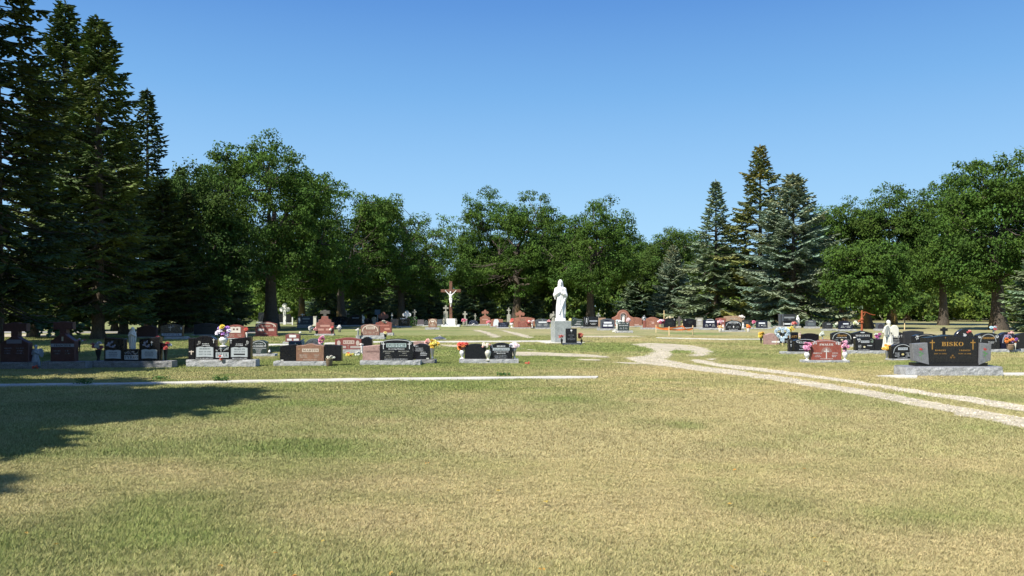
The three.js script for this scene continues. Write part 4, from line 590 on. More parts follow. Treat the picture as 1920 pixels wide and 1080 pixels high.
row([1644, 1660], 605, 620, 'arch', M.slate, [['d', .55, .75, .74, 1.2, '#2c2a33'], ['l', .25, .45, .55, .4, 3, '#4a4650']], 'small slate arched stone between the pump and the white angel');
// in the shade on the left, and far left
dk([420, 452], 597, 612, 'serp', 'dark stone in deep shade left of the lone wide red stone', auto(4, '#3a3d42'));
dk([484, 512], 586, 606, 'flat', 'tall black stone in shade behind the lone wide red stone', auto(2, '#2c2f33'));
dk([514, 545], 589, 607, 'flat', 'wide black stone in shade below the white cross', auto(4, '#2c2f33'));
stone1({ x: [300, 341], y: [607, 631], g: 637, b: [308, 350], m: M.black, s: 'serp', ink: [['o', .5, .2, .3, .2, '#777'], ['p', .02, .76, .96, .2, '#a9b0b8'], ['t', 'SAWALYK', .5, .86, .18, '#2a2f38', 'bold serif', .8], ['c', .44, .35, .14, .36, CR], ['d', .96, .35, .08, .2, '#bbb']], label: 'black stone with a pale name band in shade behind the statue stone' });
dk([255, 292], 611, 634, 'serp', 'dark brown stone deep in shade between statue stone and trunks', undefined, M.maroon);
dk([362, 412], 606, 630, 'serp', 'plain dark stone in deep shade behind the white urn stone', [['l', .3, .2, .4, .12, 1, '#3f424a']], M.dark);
for (const [x, y, g, s, m, label] of [[[55, 64], 599.5, 607, 'flat', M.dark, 'small dark stone by the far fence at left'], [[80, 94], 600, 609, 'flat', M.slate, 'slate stone by the far fence left of the block wall'], [[38, 46], 601, 608, 'gable', M.slate, 'leftmost tiny stone by the far fence']]) stone1({ x, y: [y, g - 1], g, b: [x[0] - 2, x[1] + 2], m, s, label });

// ---------------------------------------------------------------- statues
const folds = (x, z, y, n, a) => a * (Math.sin(Math.atan2(x, z) * n + Math.sin(y * 3.1) * 1.2) + .5 * Math.sin(Math.atan2(x, z) * (n * 2 - 3) + y * 2.3));
function robe(x, y, z, st, n, a) {                                      // elliptic robe: st = [[y, rx, rz, cz]...]
  let i = 0; while (i < st.length - 2 && y > st[i + 1][0]) i++;
  const t = clamp((y - st[i][0]) / (st[i + 1][0] - st[i][0])), u = sm(t), rx = mix(st[i][1], st[i + 1][1], u), rz = mix(st[i][2], st[i + 1][2], u), cz = mix(st[i][3] ?? 0, st[i + 1][3] ?? 0, u);
  const k = Math.hypot(x / rx, (z - cz) / rz), f = folds(x, z, y, n, a) * (1 - step01(st[st.length - 1][0] * .5, st[st.length - 1][0] * .85, y));
  return Math.max((k - 1) * Math.min(rx, rz) * .9 + f, y - st[st.length - 1][0] - .02, st[0][0] - y);
}
// 2 m robed and bearded figure, one hand at the heart, the other before the chest
const robedGeo = sdfMesh((x, y, z) => {
  let d = robe(x, y, z, [[.11, .25, .22], [.5, .235, .19], [1.0, .21, .155], [1.25, .225, .15], [1.5, .25, .13], [1.58, .13, .1]], 7, .013);
  d = smin(d, ell(x, y, z, [0, 1.5, -.01], [.25, .11, .12]), .08);
  for (const s of [-1, 1]) {
    const e = s < 0 ? [-.31, 1.22, .05] : [.29, 1.2, .06], h = s < 0 ? [-.06, 1.36, .2] : [.09, 1.3, .2];
    d = smin(d, caps(x, y, z, [s * .225, 1.47, 0], e, .095, .085), .06); d = smin(d, caps(x, y, z, e, [h[0] + s * .09, h[1] - .04, h[2] - .03], .088, .062), .05);
    d = smin(d, caps(x, y, z, [e[0] + s * .005, e[1] - .02, e[2] + .02], [e[0] * .96, e[1] - .18, e[2]], .06, .035), .05);
    d = smin(d, ell(x, y, z, h, [.05, .03, .03]), .02); for (let f = 0; f < 4; f++) d = smin(d, caps(x, y, z, [h[0] - s * .03, h[1] + .02 - f * .016, h[2] + .01], [h[0] - s * (.085 - f * .006), h[1] + .045 - f * .022, h[2] + .005], .010, .007), .008);
  }
  // mantle swept from the left hip down across the legs
  const line = caps(x, y, z, [.24, 1.05, .12], [-.1, .32, .23], .03, .02); d = smin(d, line, .05);
  d = Math.max(d, -caps(x, y, z, [.24, .93, .20], [-.06, .22, .25], .018, .012));
  d = smin(d, caps(x, y, z, [.235, 1.15, .02], [.25, .35, .05], .05, .03), .08);
  d = smin(d, caps(x, y, z, [0, 1.55, 0], [0, 1.68, .02], .058, .055), .03);
  let head = ell(x, y, z, [0, 1.79, .03], [.088, .125, .10]); head = smin(head, ell(x, y, z, [0, 1.695, .085], [.05, .075, .045]), .03);
  head = smin(head, caps(x, y, z, [0, 1.80, .13], [0, 1.765, .148], .013, .017), .015); head = smin(head, caps(x, y, z, [-.045, 1.822, .112], [.045, 1.822, .112], .014, .014), .015);
  for (const s of [-1, 1]) head = Math.max(head, -(Math.hypot(x - s * .035, y - 1.80, z - .135) - .016)); head = Math.max(head, -caps(x, y, z, [-.022, 1.738, .135], [.022, 1.738, .135], .006, .006));
  let hair = ell(x, y, z, [0, 1.82, -.015], [.115, .13, .115]); for (const s of [-1, 1]) hair = smin(hair, caps(x, y, z, [s * .085, 1.80, .0], [s * .12, 1.55, .035], .05, .04), .04);
  hair = smin(hair, caps(x, y, z, [0, 1.8, -.06], [0, 1.52, -.08], .085, .075), .05); hair += .005 * Math.sin(x * 130 + y * 25);
  d = smin(d, smin(head, hair, .015), .02);
  const bx = Math.max(Math.abs(x) - .27, Math.abs(z) - .24, Math.abs(y - .055) - .055);
  return smin(d, bx, .05);
}, [-.44, -.02, -.32], [.44, 1.98, .34], .0125);
// 1.5 m veiled figure with folded hands
const veiledGeo = sdfMesh((x, y, z) => {
  let d = robe(x, y, z, [[.06, .2, .19], [.45, .2, .165], [.85, .215, .15], [1.08, .2, .13], [1.2, .12, .1]], 8, .011);
  for (const s of [-1, 1]) { d = smin(d, caps(x, y, z, [s * .15, 1.1, 0], [s * .2, .88, .08], .075, .07), .05); d = smin(d, caps(x, y, z, [s * .2, .88, .08], [s * .03, 1.0, .18], .07, .04), .05); d = smin(d, caps(x, y, z, [s * .022, .97, .19], [s * .012, 1.09, .205], .022, .014), .01); d = smin(d, caps(x, y, z, [s * .2, .85, .02], [s * .19, .35, .03], .06, .03), .08); }
  let h = ell(x, y, z, [0, 1.345, .03], [.072, .1, .08]); h = smin(h, caps(x, y, z, [0, 1.35, .108], [0, 1.325, .12], .009, .012), .012);
  for (const s of [-1, 1]) h = Math.max(h, -(Math.hypot(x - s * .027, y - 1.352, z - .11) - .011));
  let v = ell(x, y, z, [0, 1.37, -.01], [.1, .115, .1]); for (const s of [-1, 1]) v = smin(v, caps(x, y, z, [s * .085, 1.36, -.01], [s * .15, 1.05, .03], .04, .05), .05); v = smin(v, caps(x, y, z, [0, 1.3, -.05], [0, .9, -.09], .1, .12), .06);
  d = smin(d, smin(h, v, .01), .02);
  return smin(d, Math.max(Math.hypot(x, z) - .2, Math.abs(y - .035) - .035), .03);
}, [-.34, -.02, -.28], [.34, 1.52, .28], .0165);
// 1.3 m long haired figure in a gown, hands together; its wings are parts
const angelGeo = sdfMesh((x, y, z) => {
  let d = robe(x, y, z, [[.02, .24, .23], [.35, .2, .17], [.72, .145, .115], [.95, .17, .12], [1.03, .09, .08]], 9, .012);
  for (const s of [-1, 1]) { d = smin(d, caps(x, y, z, [s * .14, .95, 0], [s * .19, .74, .05], .055, .05), .04); d = smin(d, caps(x, y, z, [s * .19, .74, .05], [s * .02, .86, .16], .05, .03), .04); d = smin(d, caps(x, y, z, [s * .02, .84, .165], [s * .01, .95, .18], .02, .012), .01); }
  d = smin(d, caps(x, y, z, [0, 1.0, 0], [0, 1.1, .01], .045, .045), .02);
  let h = ell(x, y, z, [0, 1.17, .03], [.07, .09, .078]); h = smin(h, caps(x, y, z, [0, 1.175, .105], [0, 1.155, .115], .008, .01), .01); for (const s of [-1, 1]) h = Math.max(h, -(Math.hypot(x - s * .025, y - 1.178, z - .105) - .01));
  let v = ell(x, y, z, [0, 1.19, -.01], [.09, .1, .09]); v = smin(v, caps(x, y, z, [0, 1.15, -.05], [0, .98, -.06], .07, .05), .04) + .004 * Math.sin(x * 120);
  return smin(d, smin(h, v, .01), .02);
}, [-.32, 0, -.28], [.32, 1.32, .28], .0165);
function wingGeo() {                                                    // a feathered wing standing up and out from the back, right side
  const s = new THREE.Shape(); s.moveTo(.02, .92); s.bezierCurveTo(.06, 1.08, .2, 1.12, .27, .98); s.bezierCurveTo(.34, .82, .3, .62, .26, .5); s.lineTo(.235, .56); s.lineTo(.21, .5); s.lineTo(.185, .58); s.lineTo(.15, .55); s.lineTo(.13, .64); s.lineTo(.09, .63); s.lineTo(.075, .72); s.lineTo(.03, .74); s.closePath();
  const g = extr(s, .045, .014, 10), p = g.attributes.position; for (let i = 0; i < p.count; i++) { const x = p.getX(i); p.setZ(i, p.getZ(i) - .1 - x * .35 + .012 * Math.sin(x * 70 + p.getY(i) * 25)); } g.computeVertexNormals(); return g;
}
const wing = wingGeo(), wingL = wing.clone().scale(-1, 1, 1); { const p = wingL.attributes.position.array; for (let i = 0; i < p.length; i += 9) for (let q = 0; q < 3; q++) { const t = p[i + q]; p[i + q] = p[i + 6 + q]; p[i + 6 + q] = t; } wingL.computeVertexNormals(); }
// put(px column, row of the foot, distance): the place of a thing that stands on something
const put = (px, py, d, dz = 0) => [X(px, d), Y(py, d), -d - dz];
function figure(geo, tall, name, label, m, px, y, d, dz, turn = 0, wide = 1, group) {
  const k = (y[1] - y[0]) * d / F / tall, t = thing(name, label, 'statue', put(px, y[1], d, dz), turn, group); part('figure', geo, m, t).scale.set(k * wide, k, k * wide);
  if (geo === angelGeo) for (const w of [wing, wingL]) part('wing', w, m, t).scale.set(k * wide * 1.15, k, k * wide * 1.1);
  return t;
}
// the big statue on its pedestal
const dS = 37.6;
{
  const p = thing('stone_pedestal', 'tall grey granite pedestal under the white robed statue', 'pedestal', [X(1053, dS), 0, -dS - .5], .2), gm = stone([.33, .355, .34], .7);
  const h = Y(602, dS); part('footing', box(1.9, .05, 1.7, .01), M.concrete, p); part('shaft', box(.82, h - .05, .74, .015).translate(0, .05, 0), gm, p);
  const st = thing('robed_statue', 'tall white robed bearded statue on the grey granite pedestal', 'statue', [X(1052, dS), h, -dS - .5], .06); part('figure', robedGeo, M.white, st).scale.set(.86, 1, .9).multiplyScalar((602 - 523.5) * dS / F / 1.945);
  stone1({ x: [1061, 1082], y: [616, 643], g: 647.5, b: [1055, 1091], m: M.black, s: 'flat', t: .12, bd: .4, bm: M.slate, yaw: .06, ink: [['d', .5, .12, .18, .14, '#d8d8d8'], ['d', .5, .28, .08, .06, '#6d7070'], ['l', .08, .4, .84, .12, 1, '#74787c'], ['l', .3, .55, .4, .1, 1, '#74787c'], ['l', .1, .67, .8, .16, 2, '#74787c']], label: 'small black plaque stone in front of the statue pedestal' });
}
figure(veiledGeo, 1.49, 'veiled_statue', 'white veiled statue between the halves of the shaded black stone', M.ivory, 241.5, [613, 655], 21.8, .22);
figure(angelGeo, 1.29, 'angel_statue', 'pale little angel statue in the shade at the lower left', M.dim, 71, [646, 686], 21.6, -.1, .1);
figure(angelGeo, 1.29, 'angel_statue', 'white winged angel statue seen from behind among the right hand stones', M.ivory, 1668, [600, 655], 26.5, .1, Math.PI + .2, 1);
figure(veiledGeo, 1.49, 'veiled_statue', 'slim white veiled statue right of the twin post monument', M.white, 1497.5, [591, 613], 68, .2, 0, .8);
figure(veiledGeo, 1.49, 'veiled_statue', 'tiny white statue left of the white bordered black stone', M.white, 1356.5, [608, 620], 57.6, .1, 0, .8);
figure(veiledGeo, 1.49, 'veiled_statue', 'tiny white statue right of the white bordered black stone', M.white, 1394, [604, 620], 57.6, .1, 0, .6);
figure(angelGeo, 1.29, 'angel_statue', 'small white angel beside the black bell shaped stone', M.ivory, 681, [590, 606], 77, -.3, .3);
figure(veiledGeo, 1.49, 'veiled_statue', 'small pale statue at the left corner of the crucifix plinth', M.old, 832.5, [596, 609], 73, -.2);
figure(veiledGeo, 1.49, 'veiled_statue', 'small pale statue at the right corner of the crucifix plinth', M.old, 855.5, [597, 609.5], 73, -.2);
figure(angelGeo, 1.29, 'angel_statue', 'small grey statue between the two red stones right of the shrine', M.zinc, 1207, [591, 606], 66, -.25);
figure(angelGeo, 1.29, 'angel_statue', 'pale angel figure close left of the robed statue', M.old, 1038, [584, 606], 80, 0, .4);
// crucifix
{
  const d = 73, k = d / F, t = thing('wooden_crucifix', 'tall brown wooden cross with a white figure on a white plinth', 'crucifix', [X(845, d), 0, -d - .5]);
  part('step', box(34 * k, Y(609, d), 1.5, .02), M.plaster, t); part('plinth', box(16.5 * k, 12 * k, .8, .02).translate(0, Y(609.6, d), 0), M.plaster, t);
  const y0 = Y(598, d), tp = Y(527, d); part('upright', box(.27, tp - y0 + .02, .24, .015).translate(-.02, y0 - .02, 0), M.wood, t); part('crossbar', box(37.5 * k, .27, .2, .015).translate(-.02, Y(548, d), .01), M.wood, t);
  const corpus = sdfMesh((x, y, z) => {
    let q = smin(ell(x, y, z, [0, 1.18, 0], [.17, .2, .1]), ell(x, y, z, [0, .95, 0], [.13, .2, .09]), .1);
    q = smin(q, ell(x, y, z, [0, .78, .01], [.165, .14, .12]) + .008 * Math.sin(x * 60 + y * 40), .06);
    for (const s of [-1, 1]) { q = smin(q, caps(x, y, z, [s * .17, 1.28, 0], [s * .36, 1.46, 0], .06, .048), .05); q = smin(q, caps(x, y, z, [s * .36, 1.46, 0], [s * .55, 1.68, 0], .046, .032), .03); q = smin(q, ell(x, y, z, [s * .575, 1.72, .01], [.035, .055, .025]), .02); q = smin(q, caps(x, y, z, [s * .09, .75, .01], [s * .06 + .02, .4, .1], .085, .06), .05); q = smin(q, caps(x, y, z, [s * .06 + .02, .4, .1], [s * .025, .08, .0], .055, .036), .03); }
    q = smin(q, caps(x, y, z, [0, .08, .0], [.0, -.04, .05], .045, .03), .02); q = smin(q, caps(x, y, z, [0, 1.32, 0], [-.01, 1.44, .03], .05, .048), .03);
    let h = smin(ell(x, y, z, [-.02, 1.5, .05], [.078, .105, .085]), ell(x, y, z, [-.02, 1.43, .1], [.04, .05, .03]), .03); h = smin(h, caps(x, y, z, [-.02, 1.51, .13], [-.02, 1.48, .142], .01, .013), .01); h = smin(h, ell(x, y, z, [-.02, 1.52, .02], [.095, .1, .085]), .02);
    return smin(q, h, .02);
  }, [-.66, -.12, -.2], [.66, 1.82, .24], .017);
  const s = 31.5 * k / 1.8; part('figure', corpus, M.white, t).scale.setScalar(s); t.children[t.children.length - 1].position.set(-.02, Y(574.5, d), .2);
}
// crosses of stone and iron, posts and pillars
const cross = (px, y, w, t, d, m, label, tre, foot) => { const k = d / F, o = thing('grave_cross', label, 'cross', [X(px, d), 0, -d], 0), y1 = Y(y[1], d); if (foot) part('base', box(w * k * foot, y1 + .01, .5, .02), m, o); else part('post', box(t * k, y1 + .01, t * k * .7, .008), m, o); part('cross', crossShape(w * k, (y[1] - y[0]) * k, t * k, tre).translate(0, y1, 0), m, o); };
cross(534, [573, 593], 12, 5.2, 84, M.white, 'white budded cross standing before the dark trunks left of centre', 1);
cross(763, [586, 597], 9.5, 4, 78, M.white, 'white stone cross behind the glossy black square stone', 1);
cross(735, [587, 600], 4.5, 1.6, 79, M.ivory, 'thin white cross behind the tan brown stone');
cross(649, [583, 599], 10, 1.4, 80, M.zinc, 'thin iron cross right of the stepped red stone', 1);
cross(638, [586, 598], 8, 2.6, 82, M.old, 'pale stone cross leaning beside the iron cross', 1);
cross(777.5, [580, 594], 8, 2.4, 80, M.old, 'old weathered cross on a pointed stone above the green shrub', 0, .8);
cross(872, [584, 598], 8.5, 3.2, 76, M.old, 'old lichened grey stone cross right of the crucifix', 0, 1);
cross(954, [577, 590], 7, 2.4, 80, M.old, 'old grey cross on a tapering stone behind the low navy stone', 0, 1);
cross(891, [588, 600], 5, 1.6, 84, M.old, 'slim old cross behind the dark round topped stone');
cross(719, [589, 601], 11, 5, 77, M.brick, 'stubby red star shaped cross under the blue sign', 1, .8);
cross(836, [574, 584], 6.5, 2.2, 80, M.old, 'small cross on a pale spire just left of the crucifix', 1, 1.3);
cross(1245, [582, 598], 3, 1.2, 80, M.stake, 'thin yellowish wooden cross behind the taped stones');
cross(1122, [588, 598], 5, 2, 84, M.ivory, 'small pale angel shaped cross behind the navy stone', 1);
const pillar = (px, y, w, m, label) => { const d = far(y[1]), k = d / F, o = thing('stone_pillar', label, 'pillar', [X(px, d), 0, -d - .2]); part('shaft', box(w * k, (y[1] - y[0]) * k * .93, w * k * .8, .02), m, o); part('cap', box(w * k * 1.12, (y[1] - y[0]) * k * .07, w * k * .92, .012).translate(0, (y[1] - y[0]) * k * .93 + .002, 0), m, o); };
pillar(589.5, [593, 611], 7, M.ivory, 'white square pillar left of the stepped red stone'); pillar(547.5, [595, 610], 2.2, M.white, 'thin white post beside the slim oak trunk'); pillar(350, [573, 603], 2.6, M.white, 'tall thin white post in the deep shade at left'); pillar(361, [577, 603], 5, M.ivory, 'wide pale post in the deep shade at left'); pillar(287, [592, 618], 8, M.slate, 'blue grey square pillar in the shade among the trunks');
pillar(299, [643, 690], 2.2, M.ivory, 'thin cream post right of the shaded black stone');
// brick shrine with a niche
{
  const d = far(614), k = d / F, o = thing('brick_shrine', 'brick red niche shrine with rounded gable holding a white statue', 'shrine', [X(1169, d), 0, -d - .3]), w = 41.5 * k, h = 33 * k, a = w / 2, s = new THREE.Shape();
  s.moveTo(-a, 0); s.lineTo(a, 0); s.lineTo(a, h * .56); s.quadraticCurveTo(a * .8, h * .58, a * .62, h * .66); s.lineTo(a * .56, h * .72); s.absarc(0, h * .66, a * .54, .15, Math.PI - .15, false); s.lineTo(-a * .62, h * .66); s.quadraticCurveTo(-a * .8, h * .58, -a, h * .56); s.closePath();
  const niche = () => { const n = new THREE.Path(); n.moveTo(-.22, h * .16); n.lineTo(.22, h * .16); n.lineTo(.22, h * .66); n.absarc(0, h * .66, .22, 0, Math.PI, false); n.lineTo(-.22, h * .16); return n; }; s.holes.push(niche());
  part('wall', extr(s, .45, .02, 14), M.brick, o); part('backing', box(.7, h * .9, .05).translate(0, .02, -.26), M.maroon, o); part('base', box(w * 1.05, .12, .7, .02).translate(0, -.002, 0), M.old, o);
  const rim = new THREE.Shape(); rim.moveTo(-.31, h * .16); rim.lineTo(-.31, h * .66); rim.absarc(0, h * .66, .31, Math.PI, 0, true); rim.lineTo(.31, h * .16); rim.lineTo(.22, h * .16); rim.lineTo(.22, h * .66); rim.absarc(0, h * .66, .22, 0, Math.PI, false); rim.lineTo(-.22, h * .16); rim.closePath(); part('niche_frame', extr(rim, .06, .01, 14).translate(0, 0, .25), M.pink, o);
  figure(veiledGeo, 1.49, 'veiled_statue', 'white statue inside the niche of the brick shrine', M.white, 1169, [583, 607.6], d, .25, 0, .9);
}
// hand pump
{
  const d = far(622), k = d / F, o = thing('hand_pump', 'rusty orange hand water pump with a long curved handle', 'water pump', [X(1616, d), 0, -d]), y = (r) => (622 - r) * k;
  part('body', lathe([[.001, 0], [.14, 0], [.14, .04], [.075, .06], [.07, y(606)], [.13, y(605.5)], [.13, y(604)], [.09, y(603)], [.1, y(600)], [.14, y(599.5)], [.14, y(598)], [.075, y(597)], [.07, y(592)], [.06, y(583)], [.03, y(582)], [.001, y(581.6)]], 16), M.rust, o);
  part('spout', tube1([[-.05, y(601), .02], [-.22, y(601.5), .05], [-.27, y(603.5), .06]], .05), M.rust, o);
  part('handle', tube1([[.02, y(586.5), 0], [.2, y(585.4), 0], [.32, y(585.6), 0], [.55, y(588.4), 0], [.72, y(590), 0], [.95, y(590.6), 0]], [.035, .035, .03, .026, .024, .022]), M.rust, o); part('link', tube1([[.26, y(586), 0], [.17, y(591), 0], [.08, y(593.6), 0]], .022), M.rust, o);
}
// stakes and orange tape
{
  const P = [[1230, 624], [1254.5, 630], [1279.5, 622], [1299, 628]].map(([px, y]) => { const [x, z] = G(px, y); return [x, z, y]; }), tops = [];
  P.forEach(([x, z], i) => { const d = -z, h = [Y(610, d), Y(613, d), Y(607, d), Y(611, d)][i]; const o = thing('wooden_stake', ['leftmost pale wooden stake of the taped plot', 'front stake of the taped plot, standing nearest the camera', 'back stake of the taped plot before the black stone', 'rightmost pale wooden stake of the taped plot'][i], 'stake', [x, 0, z]); part('shaft', box(.055, h, .045, .006), M.stake, o); part('point', lathe([[.03, 0], [.001, .04]], 6).translate(0, h - .002, 0), M.stake, o); tops.push([x, h * .72, z + .03]); });
  const run = (a, b, sag, lab) => { const n = 10, v = [], I = []; for (let i = 0; i <= n; i++) { const t = i / n, y = mix(a[1], b[1], t) - sag * Math.sin(t * Math.PI), tw = .035 * Math.cos(i * .7); v.push(mix(a[0], b[0], t), y + .045, mix(a[2], b[2], t) + tw, mix(a[0], b[0], t), y - .045, mix(a[2], b[2], t) - tw); if (i < n) { const q = i * 2; I.push(q, q + 1, q + 2, q + 2, q + 1, q + 3); } } const g = new THREE.BufferGeometry(); g.setAttribute('position', new THREE.Float32BufferAttribute(v, 3)); g.setIndex(I); g.computeVertexNormals(); single('barrier_tape', g, M.tape, lab, 'tape'); };
  run(tops[0], tops[1], .04, 'orange tape strung between the left and the front stake'); run(tops[1], tops[3], .05, 'orange tape strung between the front and the rightmost stake'); run(tops[2], tops[3], .18, 'sagging orange tape from the back stake to the rightmost stake'); run(tops[0], tops[2], .1, 'orange tape strung along the back from the left stake');
}
// blue sign on a post; thin marker posts
{
  const d = 84, k = d / F, o = thing('post_sign', 'small blue grey square sign on a post behind the stones', 'sign', [X(708, d), 0, -d]); part('post', box(.08, Y(589, d), .06), M.zinc, o); part('board', box(10 * k, 9.5 * k, .04).translate(0, Y(590, d), .051), std([.11, .17, .25]), o);
  const [x, z] = G(1696, 618), m = thing('marker_post', 'thin pale marker post on the lawn right of the white angel', 'post', [x, 0, z]); part('shaft', tube1([[0, 0, 0], [.01, Y(606, -z), 0]], .035), M.stake, m); part('cap', tube1([[.01, Y(606, -z), 0], [.012, Y(600.5, -z), 0]], .04), M.iron, m);
}
// chain link fence and the block wall far left
{
  const d = 93, o = thing('chain_link_fence', 'long chain link fence far left beyond the trunks', 'fence', [0, 0, -d]), h = 1.15, x0 = X(-60, d), x1 = X(420, d);
  for (let x = x0; x < x1; x += 3) part('post', tube1([[x, 0, 0], [x, h + .05, 0]], .035, 6), M.zinc, o);
  part('rail', tube1([[x0, h, 0], [x1, h, 0]], .03, 6), M.zinc, o);
  const net = []; for (let x = x0; x < x1; x += .3) net.push(tube1([[x, .04, .03], [x + 1.05, h - .02, .03]], .0045, 3), tube1([[x + 1.05, .04, .036], [x, h - .02, .036]], .0045, 3)); const nm = part('mesh', join(net), M.zinc, o); nm.userData.kind = 'stuff';
  const d2 = 88, k = d2 / F, w = thing('block_wall', 'grey stone block memorial wall between the far left trunks', 'wall', [X(113, d2), 0, -d2]); const bl = [], r = rngOf(8);
  for (let j = 0; j < 9; j++) for (let i = 0; i < 5; i++) bl.push(box(24 * k / 5 - .012, 21 * k / 9 - .012, .5 + .05 * r(), .012).translate((i - 2 + (j % 2 ? .12 : -.12)) * 24 * k / 5, j * 21 * k / 9, 0)); part('blocks', join(bl), M.old, w).userData.kind = 'stuff'; part('core', box(23.5 * k, 20.8 * k, .42).translate(0, -.002, 0), M.rock2, w);
  const rocks = []; for (let i = 0; i < 26; i++) { const g = new THREE.IcosahedronGeometry(.25 + .25 * r(), 1), p = g.attributes.position; for (let q = 0; q < p.count; q++) { const f = .8 + .45 * n3(p.getX(q) * 4 + i, p.getY(q) * 4, p.getZ(q) * 4); p.setXYZ(q, p.getX(q) * f, p.getY(q) * f, p.getZ(q) * f); } g.computeVertexNormals(); const t = r(); rocks.push(g.translate((t - .5) * 2.2, .1 + t * .8 * r() + .1, (r() - .5) * .8)); }
  single('rock_pile', join(rocks).translate(X(57, d2), 0, -d2), M.old, 'pale rock pile left of the block wall far left', 'rocks').userData.kind = 'stuff';
}

// ---------------------------------------------------------------- flowers
function bloom(seed) {
  const r = rngOf(seed), g = [];
  for (const [n, tilt, len, lift] of [[6, .35, 1, 0], [5, .8, .78, .1], [4, 1.2, .5, .18]]) for (let i = 0; i < n; i++) {
    const p = new THREE.PlaneGeometry(.9 * len, len, 2, 2).translate(0, len / 2, 0), a = p.attributes.position;
    for (let q = 0; q < a.count; q++) { const y = a.getY(q) / len, x = a.getX(q); a.setX(q, x * (.35 + .9 * Math.sin(Math.min(1, y * 1.05) * 2.2))); a.setZ(q, x * x * .7 / len + y * y * .25 * len); }
    p.rotateX(Math.PI / 2 - tilt - (r() - .5) * .3).rotateY(i / n * 6.28 + r() * .5 + lift * 9).translate(0, lift, 0); g.push(p);
  }
  const q = join(g); q.computeVertexNormals(); return q;
}
const blooms = [bloom(1), bloom(2), bloom(3)], leafBlade = (() => { const s = new THREE.Shape(); s.moveTo(0, 0); s.quadraticCurveTo(.25, .45, 0, 1); s.quadraticCurveTo(-.25, .45, 0, 0); const g = new THREE.ShapeGeometry(s, 4), p = g.attributes.position; for (let i = 0; i < p.count; i++) p.setZ(i, -.3 * p.getY(i) ** 2); g.computeVertexNormals(); return g; })();
const vases = {
  urn: [[.001, 0], [.55, 0], [.55, .06], [.2, .14], [.17, .26], [.45, .42], [.62, .66], [.6, .82], [.44, .94], [.5, 1], [.38, .98], [.4, .8], [.001, .5]], vase: [[.001, 0], [.36, 0], [.26, .12], [.22, .3], [.45, .75], [.5, 1], [.42, .98], [.36, .7], [.001, .4]],
  pot: [[.001, 0], [.38, 0], [.52, .9], [.56, .9], [.56, 1], [.47, 1], [.001, .75]], cone: [[.001, 0], [.16, 0], [.2, .3], [.46, 1], [.4, 1], [.001, .5]],
};
let fl = 0;
// v: kind, material, [left, right, top, foot] of the vase; f: [left, right, top, foot] of the flowers; cols: petal colours
function bouquet(label, d, dz, v, f, cols, n = 7, o = {}) {
  const r = rngOf(300 + fl++), k = d / F, cx = v ? (v[2][0] + v[2][1]) / 2 : (f[0] + f[1]) / 2, foot = v ? v[2][3] : f[3], t = thing(v ? 'flower_vase' : 'flower_spray', label, v ? 'flower vase' : 'flowers', [X(cx, d), Math.max(0, Y(foot, d)), -d - dz], o.turn ?? 0);
  const U = (px) => (px - cx) * k, W = (py) => (foot - py) * k;
  if (v) { const w = (v[2][1] - v[2][0]) * k, h = (v[2][3] - v[2][2]) * k; part('vase', lathe(vases[v[0]].map(([a, b]) => [a * w / 1.05 * (v[0] === 'urn' ? .82 : .95), b * h]), 18), v[1], t); }
  const fx = U((f[0] + f[1]) / 2), fy = W((f[2] + f[3]) / 2), rx = (f[1] - f[0]) * k / 2, ry = (f[3] - f[2]) * k / 2, neck = v ? W(v[2][2]) : 0, lv = [], br = Math.max(.028, Math.min(rx, ry) * (n < 4 ? .8 : n > 11 ? .4 : .52));
  for (let i = 0; i < n; i++) {
    const a = i * 2.4 + r(), q = Math.sqrt((i + .3) / n), x = fx + Math.cos(a) * q * (rx - br * .5), y = fy + Math.sin(a) * q * (ry - br * .5), z = (1 - q) * rx * .5 + (r() - .5) * rx * .7, b = part('bloom', blooms[i % 3], petalMat(cols[Math.floor(r() * cols.length * .999)]), t);
    b.position.set(x, Math.max(y, br * .2), z); b.scale.setScalar(br * (.85 + .3 * r())); b.rotation.set(.7 + (r() - .5) * .8 - (y - fy) / (ry + .01) * .5, (x - fx) / (rx + .01) * .9 + (r() - .5) * .5, -(x - fx) / (rx + .01) * .5);
    if (v) lv.push(tube1([[0, neck * .9, 0], [x * .5, mix(neck, y, .6), z * .5], [x, y, z - .01]], .005, 3));
    else lv.push(tube1([[x, y, z], [x * .6, Math.max(.005, y - br), z - .02]], .005, 3));
  }
  for (let i = 0; i < (o.green ?? 9); i++) { const a = i * 2.4 + r(), g = leafBlade.clone().scale(.6, 1, 1).scale(br * 1.7, br * 1.7, br * 1.7).rotateX(.5 + r() * .9).rotateY(a); g.translate(fx * .6 + Math.cos(a) * rx * .35, mix(neck, fy, v ? .45 : .2), Math.sin(a) * rx * .35); lv.push(g); }
  part('foliage', join(lv), M.leafG, t); return t;
}
const W1 = ['#f2efe6', '#fbf8f0'], PK = ['#e889b4', '#f0a6c6', '#f3bdd2'], YL = ['#f0d83c', '#f4e36a', '#e9c22e'], RD = ['#c22a24', '#d6423a', '#b01e2a'], OR = ['#f08a1e', '#f2a233', '#e86a1c'];
bouquet('white urn of red, yellow and violet flowers at the centre of the wide black stone', 22, .14, ['urn', M.white, [407, 424, 632, 650]], [401, 431, 609, 633], ['#d8331f', '#e65c1e', '#c98be0', '#b79be6', '#f0d33a', '#efeaf4'], 15, { green: 14 });
bouquet('single red and white flower on the base edge below the wide black stone', 21.95, .02, null, [410, 417, 664, 675], ['#d8553e', '#eee'], 3, { green: 2 });
